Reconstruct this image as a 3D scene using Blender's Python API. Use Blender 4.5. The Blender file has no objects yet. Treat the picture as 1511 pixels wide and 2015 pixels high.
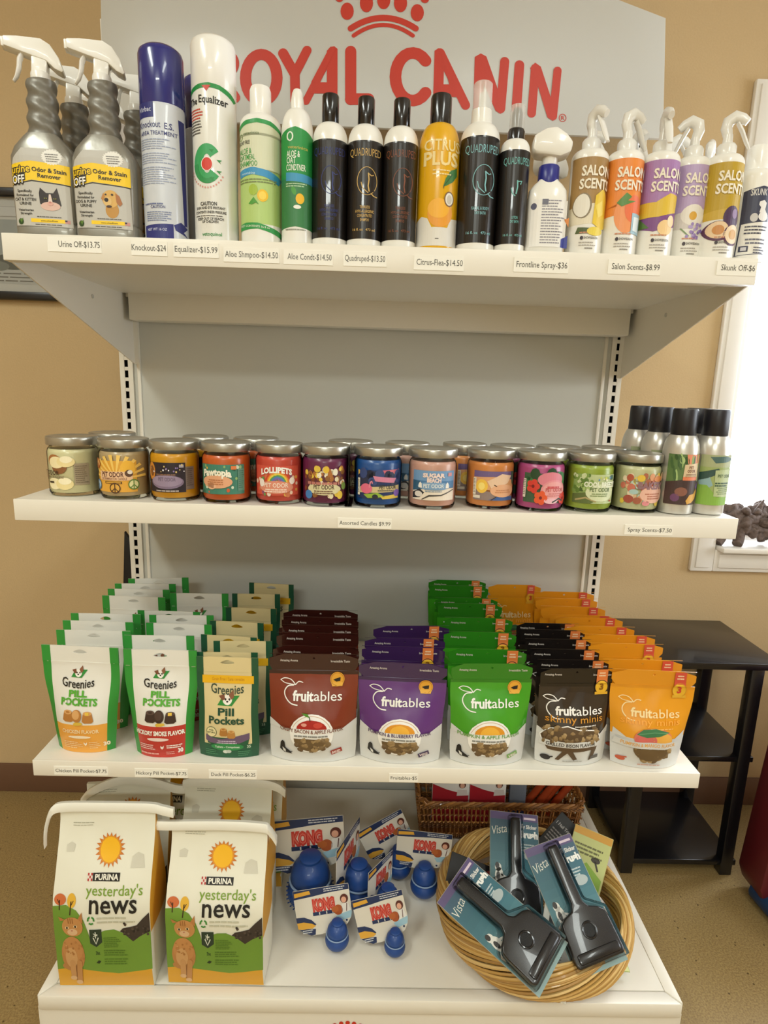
import bpy, bmesh, math, random
from math import sin, cos, pi, radians, sqrt, asin, atan2
from mathutils import Vector, Matrix, noise
from mathutils.geometry import tessellate_polygon

scene = bpy.context.scene
COL = scene.collection
rnd = random.Random(7)

# ------------------------------------------------------------------ camera
FPX = 1200.0
CAM = Vector((-0.0049, -1.5540, 1.2730))
PITCH, YAW, ROLL = 0.20473, 0.01745, 0.03054
_fwd = Vector((sin(YAW)*cos(PITCH), cos(YAW)*cos(PITCH), -sin(PITCH)))
_rt = Vector((cos(YAW), -sin(YAW), 0))
_up = _rt.cross(_fwd)
_rt, _up = _rt*cos(ROLL) + _up*sin(ROLL), _up*cos(ROLL) - _rt*sin(ROLL)
cd = bpy.data.cameras.new('camera')
cd.sensor_fit = 'VERTICAL'
cd.sensor_height = 36.0
cd.sensor_width = 27.0
cd.lens = 36.0*FPX/2015
cd.clip_start = 0.05
cam = bpy.data.objects.new('camera', cd)
COL.objects.link(cam)
cam.matrix_world = Matrix(((_rt.x, _up.x, -_fwd.x, CAM.x), (_rt.y, _up.y, -_fwd.y, CAM.y), (_rt.z, _up.z, -_fwd.z, CAM.z), (0, 0, 0, 1)))
scene.camera = cam

def _ray(px, py):
    return _rt*((px-755.5)/FPX) + _up*((1007.5-py)/FPX) + _fwd
def at_z(px, py, z):                  # where the line of sight through a photo point meets a level plane
    d = _ray(px, py); return CAM + d*((z-CAM.z)/d.z)
def at_y(px, py, y):                  # ... or an upright plane parallel to the wall
    d = _ray(px, py); return CAM + d*((y-CAM.y)/d.y)

# ------------------------------------------------------------------ light
world = bpy.data.worlds.new('daylight')
scene.world = world
world.use_nodes = True
bg = world.node_tree.nodes['Background']
bg.inputs['Color'].default_value = (0.93, 0.97, 1.0, 1)
bg.inputs['Strength'].default_value = 5.0

def area(name, loc, size, power, color, look):
    l = bpy.data.lights.new(name, 'AREA')
    l.shape = 'RECTANGLE'; l.size, l.size_y = size
    l.energy = power; l.color = color
    o = bpy.data.objects.new(name, l); COL.objects.link(o)
    o.location = loc
    o.rotation_euler = (Vector(look)-Vector(loc)).to_track_quat('-Z', 'Y').to_euler()
    return o
WARM = (0.94, 1.0, 0.94)
LAMPS = [(-1.15, -1.75), (0.75, -2.15)]
for i, (lx, ly) in enumerate(LAMPS):
    area('ceiling_lamp', (lx, ly, 2.615), (0.28, 1.1), 25 if i == 0 else 17.5, WARM, (lx, ly, 0))
area('room_lamp', (-0.4, -4.2, 2.615), (1.1, 0.5), 72, WARM, (-0.4, -4.2, 0))
area('added_side_daylight', (2.78, -0.95, 1.5), (1.2, 1.2), 22, (0.78, 0.89, 1.0), (0.6, -0.3, 1.1))  # added daylight from an unseen side, brightens the right of the scene
area('window_daylight', (1.52, 0.40, 1.42), (1.1, 1.3), 85, (0.86, 0.93, 1.0), (0.5, -1.7, 0.75))

vs = scene.view_settings
vs.view_transform = 'Standard'; vs.look = 'None'; vs.exposure = 0.0; vs.gamma = 1.0
vs.use_curve_mapping = False
scene.cycles.max_bounces = 8
scene.cycles.transparent_max_bounces = 12
scene.cycles.caustics_reflective = False
scene.cycles.caustics_refractive = False
scene.cycles.sample_clamp_indirect = 6.0

# ------------------------------------------------------------------ materials
def lin(h):
    h = h.lstrip('#'); out = []
    for i in (0, 2, 4):
        c = int(h[i:i+2], 16)/255
        out.append(c/12.92 if c <= 0.04045 else ((c+0.055)/1.055)**2.4)
    return (*out, 1)
_M = {}
def mat(h, rough=0.45, metal=0.0, coat=0.0, spec=0.5, bump=0, bscale=60, name=None, vary=0):
    key = (h, rough, metal, coat, spec, bump, bscale, vary)
    if key in _M: return _M[key]
    m = bpy.data.materials.new(name or 'paint_'+h.strip('#')); m.use_nodes = True
    nt = m.node_tree; b = nt.nodes['Principled BSDF']
    b.inputs['Base Color'].default_value = lin(h)
    b.inputs['Roughness'].default_value = rough
    b.inputs['Metallic'].default_value = metal
    b.inputs['Coat Weight'].default_value = coat
    b.inputs['Specular IOR Level'].default_value = spec
    if bump or vary:
        tc = nt.nodes.new('ShaderNodeTexCoord'); n = nt.nodes.new('ShaderNodeTexNoise')
        n.inputs['Scale'].default_value = bscale; n.inputs['Detail'].default_value = 4
        nt.links.new(tc.outputs['Object'], n.inputs['Vector'])
        if bump:
            bp = nt.nodes.new('ShaderNodeBump'); bp.inputs['Strength'].default_value = bump; bp.inputs['Distance'].default_value = 0.004
            nt.links.new(n.outputs['Fac'], bp.inputs['Height']); nt.links.new(bp.outputs['Normal'], b.inputs['Normal'])
        if vary:
            r = nt.nodes.new('ShaderNodeValToRGB'); c = lin(h)
            r.color_ramp.elements[0].position = 0.3; r.color_ramp.elements[1].position = 0.7
            r.color_ramp.elements[0].color = (*(x*(1-vary) for x in c[:3]), 1); r.color_ramp.elements[1].color = (*(min(1, x*(1+vary)) for x in c[:3]), 1)
            nt.links.new(n.outputs['Fac'], r.inputs['Fac']); nt.links.new(r.outputs['Color'], b.inputs['Base Color'])
    _M[key] = m
    return m
def clear(h, rough=0.03, fres=1.45, keep=0.93, name='clear'):
    key = ('clear', h, rough, fres, keep)
    if key in _M: return _M[key]
    m = bpy.data.materials.new(name); m.use_nodes = True; nt = m.node_tree; nt.nodes.clear()
    out = nt.nodes.new('ShaderNodeOutputMaterial'); mx = nt.nodes.new('ShaderNodeMixShader')
    t = nt.nodes.new('ShaderNodeBsdfTransparent'); g = nt.nodes.new('ShaderNodeBsdfGlossy'); f = nt.nodes.new('ShaderNodeFresnel')
    c = lin(h); t.inputs['Color'].default_value = (*(keep*x for x in c[:3]), 1)
    g.inputs['Roughness'].default_value = rough; f.inputs['IOR'].default_value = fres
    nt.links.new(f.outputs['Fac'], mx.inputs['Fac']); nt.links.new(t.outputs['BSDF'], mx.inputs[1]); nt.links.new(g.outputs['BSDF'], mx.inputs[2])
    nt.links.new(mx.outputs['Shader'], out.inputs['Surface'])
    _M[key] = m
    return m
def frost(h='#f2f0ea', a=0.4):
    m = mat(h, 0.25, coat=.3, name='frosted_cap') if ('frost', h, a) not in _M else _M[('frost', h, a)]
    if ('frost', h, a) not in _M:
        m = m.copy(); m.node_tree.nodes['Principled BSDF'].inputs['Alpha'].default_value = a; _M[('frost', h, a)] = m
    return m
def as_mat(m, rough=0.42):
    return mat(m, rough) if isinstance(m, str) else m

# ------------------------------------------------------------------ mesh building
class MB:
    def __init__(s): s.v = []; s.f = []; s.m = []; s.mats = []
    def mi(s, m):
        m = as_mat(m)
        if m not in s.mats: s.mats.append(m)
        return s.mats.index(m)
    def add(s, vs_, fs, m):
        o = len(s.v); s.v += [tuple(p) for p in vs_]
        k = None if isinstance(m, list) else s.mi(m)
        for i, f in enumerate(fs):
            s.f.append(tuple(x+o for x in f)); s.m.append(s.mi(m[i]) if k is None else k)
        return s
    def loft(s, secs, m, c0=True, c1=True, closed=True):
        n = len(secs[0]); vs_ = [p for q in secs for p in q]; fs = []; ms = []
        for i in range(len(secs)-1):
            for j in range(n if closed else n-1):
                a, b = i*n+j, i*n+(j+1) % n
                fs.append((a, b, b+n, a+n)); ms.append(m[i] if isinstance(m, list) else m)
        if c0: fs.append(tuple(range(n-1, -1, -1))); ms.append(ms[0])
        if c1: fs.append(tuple((len(secs)-1)*n+j for j in range(n))); ms.append(ms[-1])
        return s.add(vs_, fs, ms)
    def lathe(s, prof, m, seg=36, cx=0, cy=0, sx=1, sy=1, c0=True, c1=True):
        return s.loft([[(cx+r*sx*cos(2*pi*j/seg), cy+r*sy*sin(2*pi*j/seg), z) for j in range(seg)] for r, z in prof], m, c0, c1)
    def box(s, x0, x1, y0, y1, z0, z1, m, bev=0, M=None, seg=2):
        bm = bmesh.new(); bmesh.ops.create_cube(bm, size=1)
        for v in bm.verts: v.co = ((x0+x1)/2+v.co.x*(x1-x0), (y0+y1)/2+v.co.y*(y1-y0), (z0+z1)/2+v.co.z*(z1-z0))
        if bev: bmesh.ops.bevel(bm, geom=bm.edges[:], offset=bev, segments=seg, profile=0.5, affect='EDGES')
        return s.bm(bm, m, M)
    def bm(s, bm, m, M=None):
        bm.verts.index_update()
        s.add([(M @ v.co if M else v.co) for v in bm.verts], [[v.index for v in f.verts] for f in bm.faces], m)
        bm.free(); return s
    def prism(s, poly, d0, d1, m, axis='y', bev=0, M=None, seg=2):   # a 2D outline given thickness
        bm = bmesh.new()
        P = {'y': lambda p, d: (p[0], d, p[1]), 'z': lambda p, d: (p[0], p[1], d), 'x': lambda p, d: (d, p[0], p[1])}[axis]
        a = [bm.verts.new(P(p, d0)) for p in poly]; b = [bm.verts.new(P(p, d1)) for p in poly]
        n = len(poly); bm.faces.new(a); bm.faces.new(b[::-1])
        for i in range(n): bm.faces.new((a[i], b[i], b[(i+1) % n], a[(i+1) % n]))
        bmesh.ops.recalc_face_normals(bm, faces=bm.faces[:])
        if bev: bmesh.ops.bevel(bm, geom=bm.edges[:], offset=bev, segments=seg, profile=0.5, affect='EDGES', clamp_overlap=True)
        bmesh.ops.triangulate(bm, faces=[f for f in bm.faces if len(f.verts) > 4])
        return s.bm(bm, m, M)
    def tube(s, pts, r, m, seg=8, closed=False, flat=1.0):
        pts = [Vector(p) for p in pts]; n = len(pts); secs = []; up = None
        for i, p in enumerate(pts):
            a = pts[i-1] if (i or closed) else p; b = pts[(i+1) % n] if (i < n-1 or closed) else p
            t = (b-a).normalized()
            if up is None: up = Vector((0, 0, 1)) if abs(t.z) < 0.9 else Vector((0, 1, 0))
            sd = t.cross(up).normalized(); up = sd.cross(t).normalized()
            rr = r[i] if isinstance(r, (list, tuple)) else r
            secs.append([tuple(p+sd*(rr*cos(2*pi*j/seg))+up*(rr*flat*sin(2*pi*j/seg))) for j in range(seg)])
        if closed: secs.append(secs[0])
        return s.loft(secs, m, not closed, not closed)
    def sphere(s, c, r, m, seg=16, rings=10, sc=(1, 1, 1), jit=0):
        secs = []
        for i in range(rings+1):
            th = pi*(i+0.02 if i == 0 else (i-0.02 if i == rings else i))/rings; q = []
            for j in range(seg):
                d = Vector((sin(th)*cos(2*pi*j/seg), sin(th)*sin(2*pi*j/seg), -cos(th)))
                k = 1+jit*noise.noise(d*1.7+Vector(c)*91) if jit else 1
                q.append((c[0]+d.x*r*sc[0]*k, c[1]+d.y*r*sc[1]*k, c[2]+d.z*r*sc[2]*k))
            secs.append(q)
        return s.loft(secs, m)
    def build(s, name, parent=None, ang=38, loc=None, flat=False):
        me = bpy.data.meshes.new(name); me.from_pydata(s.v, [], s.f)
        for m in s.mats: me.materials.append(m)
        me.polygons.foreach_set('material_index', s.m)
        me.polygons.foreach_set('use_smooth', [not flat]*len(s.f))
        me.update()
        if not flat: me.set_sharp_from_angle(angle=radians(ang))
        o = bpy.data.objects.new(name, me); COL.objects.link(o)
        if parent: o.parent = parent
        if loc: o.location = loc
        return o

_TX = {}
def text_mesh(body, bold=0):
    k = (body, bold)
    if k not in _TX:
        c = bpy.data.curves.new('t', 'FONT'); c.body = body; c.resolution_u = 2; c.offset = bold
        o = bpy.data.objects.new('t', c); me = o.to_mesh()
        v = [(p.co.x, p.co.y) for p in me.vertices]; f = [tuple(p.vertices) for p in me.polygons]
        o.to_mesh_clear(); bpy.data.objects.remove(o); bpy.data.curves.remove(c)
        xs = [p[0] for p in v] or [0, 1]
        _TX[k] = ([((x-min(xs)), y/0.682) for x, y in v], f, max(xs)-min(xs))
    return _TX[k]

def curve(P, n=5):                    # a smooth line through points
    out = []
    for i in range(len(P)-1):
        a, b, c, d = P[max(0, i-1)], P[i], P[i+1], P[min(len(P)-1, i+2)]
        for k in range(n):
            t = k/n; out.append(tuple(.5*((2*b[q])+(c[q]-a[q])*t+(2*a[q]-5*b[q]+4*c[q]-d[q])*t*t+(3*b[q]-a[q]-3*c[q]+d[q])*t**3) for q in range(len(b))))
    return out+[tuple(P[-1])]
class Decal:
    """Printed graphics: flat coloured shapes in layers, laid over a surface by a mapping function. Input coordinates are
    label coordinates (x right, y down) turned into metres with cx, yb, su, sv; R: seen around a cylinder."""
    EPS = 0.00022
    def __init__(s, cx=0, yb=0, su=1, sv=1, R=None): s.cx, s.yb, s.su, s.sv, s.R = cx, yb, su, sv, R; s.v = []; s.f = []; s.m = []
    def p(s, x, y):
        u = (x-s.cx)*s.su
        if s.R: u = s.R*asin(max(-0.995, min(0.995, u/s.R)))
        return (u, (s.yb-y)*s.sv)
    def raw(s, pts, fs, m, l):
        o = len(s.v); s.v += [(*s.p(*q), l*s.EPS) for q in pts]
        for f in fs: s.f.append(tuple(i+o for i in f)); s.m.append(m)
        return s
    def poly(s, pts, m, l=1):
        t = tessellate_polygon([[Vector((x, y, 0)) for x, y in pts]])
        return s.raw(pts, t, m, l)
    def rect(s, x0, y0, x1, y1, m, l=1): return s.raw([(x0, y0), (x1, y0), (x1, y1), (x0, y1)], [(0, 1, 2, 3)], m, l)
    def ell(s, cx, cy, rx, ry, m, l=1, a0=0, a1=360, n=20, rot=0):
        pts = []
        for i in range(n+(a1-a0 < 360)):
            a = radians(a0+(a1-a0)*i/n); x, y = rx*cos(a), ry*sin(a); c, q = cos(radians(rot)), sin(radians(rot))
            pts.append((cx+x*c-y*q, cy+x*q+y*c))
        return s.poly(pts, m, l)
    def ring(s, cx, cy, rx, ry, w, m, l=1, a0=0, a1=360, n=28):
        pts = []
        for i in range(n+1):
            a = radians(a0+(a1-a0)*i/n); pts += [(cx+rx*cos(a), cy+ry*sin(a)), (cx+(rx-w)*cos(a), cy+(ry-w)*sin(a))]
        return s.raw(pts, [(2*i, 2*i+1, 2*i+3, 2*i+2) for i in range(n)], m, l)
    def stroke(s, pts, w, m, l=1, cap=True):
        n = len(pts); L = []
        for i in range(n):
            a = pts[max(0, i-1)]; b = pts[min(n-1, i+1)]; dx, dy = b[0]-a[0], b[1]-a[1]; q = sqrt(dx*dx+dy*dy) or 1
            ww = (w[i] if isinstance(w, (list, tuple)) else w)/2
            L += [(pts[i][0]-dy/q*ww, pts[i][1]+dx/q*ww), (pts[i][0]+dy/q*ww, pts[i][1]-dx/q*ww)]
        fs = [(2*i, 2*i+1, 2*i+3, 2*i+2) for i in range(n-1)]
        if cap and not isinstance(w, (list, tuple)):
            for k, (e, q) in enumerate(((pts[0], pts[1]), (pts[-1], pts[-2]))):
                a0 = atan2(e[1]-q[1], e[0]-q[0]); o = len(L); L.append(e)
                L += [(e[0]+w/2*cos(a0+t), e[1]+w/2*sin(a0+t)) for t in [(-.5+i/8)*pi for i in range(9)]]
                fs += [(o, o+1+i, o+2+i) for i in range(8)]
        return s.raw(L, fs, m, l)
    def star(s, cx, cy, r0, r1, n, m, l=1, sy=1):
        return s.poly([(cx+(r1 if i % 2 else r0)*cos(pi*i/n), cy+sy*(r1 if i % 2 else r0)*sin(pi*i/n)) for i in range(2*n)], m, l)
    def txt(s, body, x0, x1, yb, h, m, l=3, bold=0.012, arc=0, slope=0, w=None):  # fitted between x0 and x1, baseline yb, capital height h
        v, f, W = text_mesh(body, bold)
        k = (x1-x0)/W if W else 1; xm = (x0+x1)/2; hw = (x1-x0)/2 or 1
        return s.raw([(x0+x*k, yb-y*h+arc*(((x0+x*k)-xm)/hw)**2+slope*((x0+x*k)-xm)) for x, y in v], f, m, l)
    def lines(s, x0, x1, y0, n, dy, h, m, l=2, seed=1, cen=False):   # rows of print too small to read
        r = random.Random(seed)
        for i in range(n):
            x = x0 + (r.random()*0.15*(x1-x0) if cen else 0); e = x1-(r.random()*(0.15 if cen else 0.35))*(x1-x0)
            while x < e:
                w = (0.05+0.13*r.random())*(x1-x0); w = min(w, e-x); s.rect(x, y0+i*dy, x+w*0.86, y0+i*dy+h, m, l); x += w
        return s
    def into(s, mb, fn, us=(), vs_=()):
        bm = bmesh.new(); bv = [bm.verts.new(v) for v in s.v]; keep = []
        mats = [mb.mi(m) for m in s.m]
        for f, k in zip(s.f, mats):
            try: q = bm.faces.new([bv[i] for i in f])
            except ValueError: continue
            q.material_index = k
        for a, vals in ((0, us), (1, vs_)):
            if not s.v: break
            lo = min(v[a] for v in s.v); hi = max(v[a] for v in s.v)
            for c in vals:
                if lo < c < hi:
                    co = Vector((c, 0, 0)) if a == 0 else Vector((0, c, 0)); no = Vector((1, 0, 0)) if a == 0 else Vector((0, 1, 0))
                    bmesh.ops.bisect_plane(bm, geom=bm.verts[:]+bm.edges[:]+bm.faces[:], dist=1e-7, plane_co=co, plane_no=no)
        bm.normal_update(); bm.verts.index_update(); o = len(mb.v)
        mb.v += [tuple(fn(*v.co)) for v in bm.verts]
        for f in bm.faces:
            ix = [v.index+o for v in f.verts]
            mb.f.append(tuple(ix if f.normal.z > 0 else ix[::-1])); mb.m.append(f.material_index)
        bm.free(); return mb

def frange(a, b, step):
    n = max(1, int(round((b-a)/step))); return [a+(b-a)*i/n for i in range(n+1)]
def cyl_map(rf, turn=0.0):
    def fn(u, v, z):
        r = rf(v) if callable(rf) else rf
        r0 = rf(None) if callable(rf) else rf
        a = u/r0+turn
        return ((r+z)*sin(a), -(r+z)*cos(a), v)
    return fn
def flat_map(y): return lambda u, v, z: (u, y-z, v)
def prof_fn(prof, r0):
    def rf(v):
        if v is None: return r0
        for (ra, za), (rb, zb) in zip(prof, prof[1:]):
            if za <= v <= zb and zb > za: return ra+(rb-ra)*(v-za)/(zb-za)
        return r0
    return rf

# ------------------------------------------------------------------ things
def tag(o, label, cat, group=None):
    o['label'] = label; o['category'] = cat
    if group: o['group'] = group
    return o
def thing(name, label, cat, loc=(0, 0, 0), rz=0, group=None):
    o = bpy.data.objects.new(name, None); COL.objects.link(o); o.location = loc; o.rotation_euler = (0, 0, rz)
    o.empty_display_size = 0.02
    return tag(o, label, cat, group)
def struct(name, mb, **k):
    o = mb.build(name, **k); o['kind'] = 'structure'; return o
def kids(o): return [c for c in bpy.data.objects if c.parent == o]
_KIDS = {}
def dup(root, label=None, loc=None, rot=None, scale=None, group=None, skip=()):
    if root.name not in _KIDS: _KIDS[root.name] = [(c, kids(c)) for c in kids(root)]
    r = root.copy(); COL.objects.link(r)
    for c, gs in _KIDS[root.name]:
        if c.name.split('.')[0] in skip: continue
        d = c.copy(); COL.objects.link(d); d.parent = r
        for g in gs:
            e = g.copy(); COL.objects.link(e); e.parent = d
    if label: r['label'] = label
    if group: r['group'] = group
    if loc is not None: r.location = loc
    if rot is not None: r.rotation_euler = rot
    if scale is not None: r.scale = scale
    return r

# ------------------------------------------------------------------ the room
ZD, ZB, ZM, ZT = 0.14, 0.5916, 1.0694, 1.4912      # tops of base deck, low, middle and top shelf
YW = 0.150
WX0, WX1, WZ0, WZ1 = 0.983, 2.05, 0.838, 1.98      # window opening
def tan_wall():
    m = mat('#c9ae84', 0.75, spec=0.25, bump=0.12, bscale=220, name='tan_wall_paint', vary=0.02); return m
wm = tan_wall()
b = MB()
b.box(-2.6, WX0, YW, YW+0.16, 0, 2.62, wm); b.box(WX1, 2.6, YW, YW+0.16, 0, 2.62, wm)
b.box(WX0, WX1, YW, YW+0.16, 0, WZ0, wm); b.box(WX0, WX1, YW, YW+0.16, WZ1, 2.62, wm)
struct('wall_back', b)
struct('wall_left', MB().box(-2.7, -2.6, -5.5, YW, 0, 2.62, wm))
b = MB()
for y0, y1, z0, z1 in ((-5.5, -1.6, 0, 2.62), (-.3, YW, 0, 2.62), (-1.6, -.3, 0, .9), (-1.6, -.3, 2.1, 2.62)): b.box(2.6, 2.7, y0, y1, z0, z1, wm)  # opening left for the added, unseen window
struct('wall_right', b)
struct('wall_front', MB().box(-2.7, 2.7, -5.6, -5.5, 0, 2.62, mat('#e4dfd2', .7)))
struct('ceiling', MB().box(-2.7, 2.7, -5.6, YW+0.16, 2.62, 2.72, mat('#e6dfd0', 0.8)))
def floor_mat():
    m = bpy.data.materials.new('speckled_tile'); m.use_nodes = True; nt = m.node_tree; p = nt.nodes['Principled BSDF']
    tc = nt.nodes.new('ShaderNodeTexCoord')
    n1 = nt.nodes.new('ShaderNodeTexNoise'); n1.inputs['Scale'].default_value = 260; n1.inputs['Detail'].default_value = 8
    r1 = nt.nodes.new('ShaderNodeValToRGB'); r1.color_ramp.elements[0].position = 0.36; r1.color_ramp.elements[1].position = 0.66
    r1.color_ramp.elements[0].color = lin('#8a7148'); r1.color_ramp.elements[1].color = lin('#a58d5c')
    v = nt.nodes.new('ShaderNodeTexVoronoi'); v.inputs['Scale'].default_value = 60
    r2 = nt.nodes.new('ShaderNodeValToRGB'); r2.color_ramp.elements[0].position = 0.10; r2.color_ramp.elements[1].position = 0.16
    r2.color_ramp.elements[0].color = (1, 1, 1, 1); r2.color_ramp.elements[1].color = (0, 0, 0, 1)
    gt = nt.nodes.new('ShaderNodeMath'); gt.operation = 'GREATER_THAN'; gt.inputs[1].default_value = 0.72
    sp = nt.nodes.new('ShaderNodeSeparateColor'); ml = nt.nodes.new('ShaderNodeMath'); ml.operation = 'MULTIPLY'
    mx = nt.nodes.new('ShaderNodeMixRGB'); mx.inputs['Color2'].default_value = lin('#5d4a2c')
    for q in (n1, v): nt.links.new(tc.outputs['Object'], q.inputs['Vector'])
    nt.links.new(n1.outputs['Fac'], r1.inputs['Fac']); nt.links.new(v.outputs['Distance'], r2.inputs['Fac'])
    nt.links.new(v.outputs['Color'], sp.inputs['Color']); nt.links.new(sp.outputs['Red'], gt.inputs[0])
    nt.links.new(r2.outputs['Color'], ml.inputs[0]); nt.links.new(gt.outputs['Value'], ml.inputs[1])
    nt.links.new(ml.outputs['Value'], mx.inputs['Fac']); nt.links.new(r1.outputs['Color'], mx.inputs['Color1'])
    nt.links.new(mx.outputs['Color'], p.inputs['Base Color']); p.inputs['Roughness'].default_value = 0.38
    return m
struct('floor', MB().box(-2.7, 2.7, -5.6, YW+0.16, -0.1, 0, floor_mat()))
struct('baseboard_back', MB().box(-2.6, 2.6, YW-0.008, YW, 0, 0.095, mat('#6b4c38', 0.55), bev=0.002))
wt = mat('#efeae2', 0.4, name='white_trim')
b = MB()
cw = 0.066
for x0, x1, z0, z1 in ((WX0-cw, WX0, WZ0-cw, WZ1+cw), (WX1, WX1+cw, WZ0-cw, WZ1+cw), (WX0, WX1, WZ0-cw, WZ0), (WX0, WX1, WZ1, WZ1+cw)):
    b.box(x0, x1, YW-0.016, YW, z0, z1, wt, bev=0.004)
    b.box(x0+0.012, x1-0.012, YW-0.021, YW-0.014, z0+0.012, z1-0.012, wt, bev=0.003)
wf = struct('window_1', b)
b = MB()
for y0, y1, z0, z1 in ((-1.66, -1.6, .84, 2.16), (-.3, -.24, .84, 2.16), (-1.6, -.3, .84, .9), (-1.6, -.3, 2.1, 2.16), (-.96, -.93, .9, 2.1)): b.box(2.585, 2.63, y0, y1, z0, z1, wt, bev=.003)
w2 = struct('added_side_window', b)  # unseen window, added to bring daylight in from the right
MB().box(2.640, 2.645, -1.6, -.3, .9, 2.1, clear('#ffffff', keep=0.97, name='window_glass')).build('pane', w2)
b = MB()
for x0, x1, z0, z1 in ((WX0, WX0+0.006, WZ0, WZ1), (WX1-0.006, WX1, WZ0, WZ1), (WX0, WX1, WZ0, WZ0+0.006), (WX0, WX1, WZ1-0.006, WZ1)):
    b.box(x0, x1, YW, YW+0.16, z0, z1, wt)
b.box(WX0+0.004, WX1, YW-0.05, YW+0.1, WZ0-0.002, WZ0+0.012, wt, bev=0.003)
b.build('sill_and_reveal', wf)
b = MB()
for x0, x1, z0, z1 in ((WX0+.006, WX0+0.03, WZ0+.01, WZ1-.006), (WX1-0.03, WX1-.006, WZ0+.01, WZ1-.006), (WX0+.006, WX1-.006, WZ0+.006, WZ0+0.04), (WX0+.006, WX1-.006, WZ1-0.04, WZ1-.006)):
    b.box(x0, x1, YW+0.10, YW+0.14, z0, z1, wt, bev=0.002)
b.build('sash', wf)
MB().box(WX0+0.02, WX1-0.02, YW+0.118, YW+0.122, WZ0+0.03, WZ1-0.03, clear('#ffffff', keep=0.97, name='window_glass')).build('pane', wf)
for i, (lx, ly) in enumerate(LAMPS+[(-0.4, -4.2)]):
    t = thing('ceiling_light', ('ceiling troffer over the shelf unit to its window-less end', 'ceiling troffer over the aisle on the window side', 'ceiling troffer deep in the room behind the viewer')[i], 'ceiling light', (lx, ly, 2.62))
    w, d = ((0.17, 0.58), (0.17, 0.58), (0.58, 0.28))[i]
    f = MB()
    for x0, x1, y0, y1 in ((-w-.02, w+.02, -d-.02, -d), (-w-.02, w+.02, d, d+.02), (-w-.02, -w, -d, d), (w, w+.02, -d, d)): f.box(x0, x1, y0, y1, -0.012, 0, wt, bev=0.002)
    f.build('frame', t)
# picture frame on the wall behind the top shelf
t = thing('picture_frame', 'black-framed certificate with white mat on the tan wall behind the spray bottles', 'picture', (-1.10, YW, (at_y(0, 372, YW).z+at_y(60, 592, YW).z)/2))
W2, H2 = 0.30, (at_y(0, 372, YW).z-at_y(60, 592, YW).z)/2
f = MB(); bl = mat('#15110f', 0.3)
for x0, x1, z0, z1 in ((-W2, W2, H2-.02, H2), (-W2, W2, -H2, -H2+.02), (-W2, -W2+.02, -H2+.02, H2-.02), (W2-.02, W2, -H2+.02, H2-.02)): f.box(x0, x1, -0.022, 0, z0, z1, bl, bev=0.003)
f.build('frame', t)
d = Decal(); d.rect(-W2+.02, -H2+.02, W2-.02, H2-.02, '#d9d6cc', 1)
d.rect(-.22, -.093, .22, -.068, '#b3ada0', 2).rect(-.22, -.092, .22, -.07, '#dedbd2', 3)
d.rect(-.21, -.062, .215, .062, '#aeb2ac', 2).rect(-.21, .06, .215, .095, '#c9c8c0', 3)
d.ell(.14, .04, .05, .02, '#5d625c', 4).ell(.185, .05, .03, .016, '#3e423d', 5).ell(.1, .052, .03, .012, '#80857d', 5)
d.lines(-.15, .2, .068, 3, .009, .003, '#7b7870', 5)
d.into(MB(), flat_map(-0.006)).build('print', t, flat=True)
MB().box(-W2+.018, W2-.018, -.0135, -.0125, -H2+.018, H2-.018, clear('#ffffff', keep=0.97)).build('glazing', t)

# ------------------------------------------------------------------ the shelf unit
sw = mat('#e9e3d6', 0.35, spec=0.4, name='white_enamel')
sg = mat('#c6c5bf', 0.4, spec=0.35, name='grey_enamel')
FT, FM, FB, FD = 0.5098, 0.5534, 0.5621, 0.6182     # how far each level reaches forward of the back panel
HW = 0.608
unit = thing('display_shelving', 'white metal retail shelf unit holding pet products on four levels', 'shelf unit', (0, 0, 0))
UX = (-0.625, 0.590)
slot_shade = mat('#0d0c0c', 0.8)
for sx, ux in zip((-1, 1), UX):
    b = MB(); z = 0.0
    # a channel with punched slots: the metal is modelled as rails and webs round open slots
    b.box(ux-.016, ux-.0045, 0.0, 0.003, 0, 2.05, sw); b.box(ux+.0045, ux+.016, 0.0, 0.003, 0, 2.05, sw)
    zz = 0.02
    while zz < 1.96:
        b.box(ux-.005, ux+.005, 0.0, 0.003, zz, zz+0.0085, sw); zz += 0.0254
    b.box(ux-.016, ux-.013, 0.002, 0.045, 0, 1.98, sw); b.box(ux+.013, ux+.016, 0.002, 0.045, 0, 1.98, sw)
    b.box(ux-.014, ux+.014, 0.020, 0.024, 0, 1.98, slot_shade)  # near-black plate paints the shade inside the slots
    b.build('upright', unit)
b = MB(); b.box(UX[0]+.016, UX[1]-.016, 0.006, 0.016, ZD-.1, 1.49, mat('#c7c6bd', 0.4, name='panel_enamel'))
for x in (UX[0]+.03, UX[1]-.03): b.box(x-.004, x+.004, 0.001, 0.008, ZD-.1, 1.49, sw, bev=0.001)
b.build('back_panel', unit)
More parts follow.
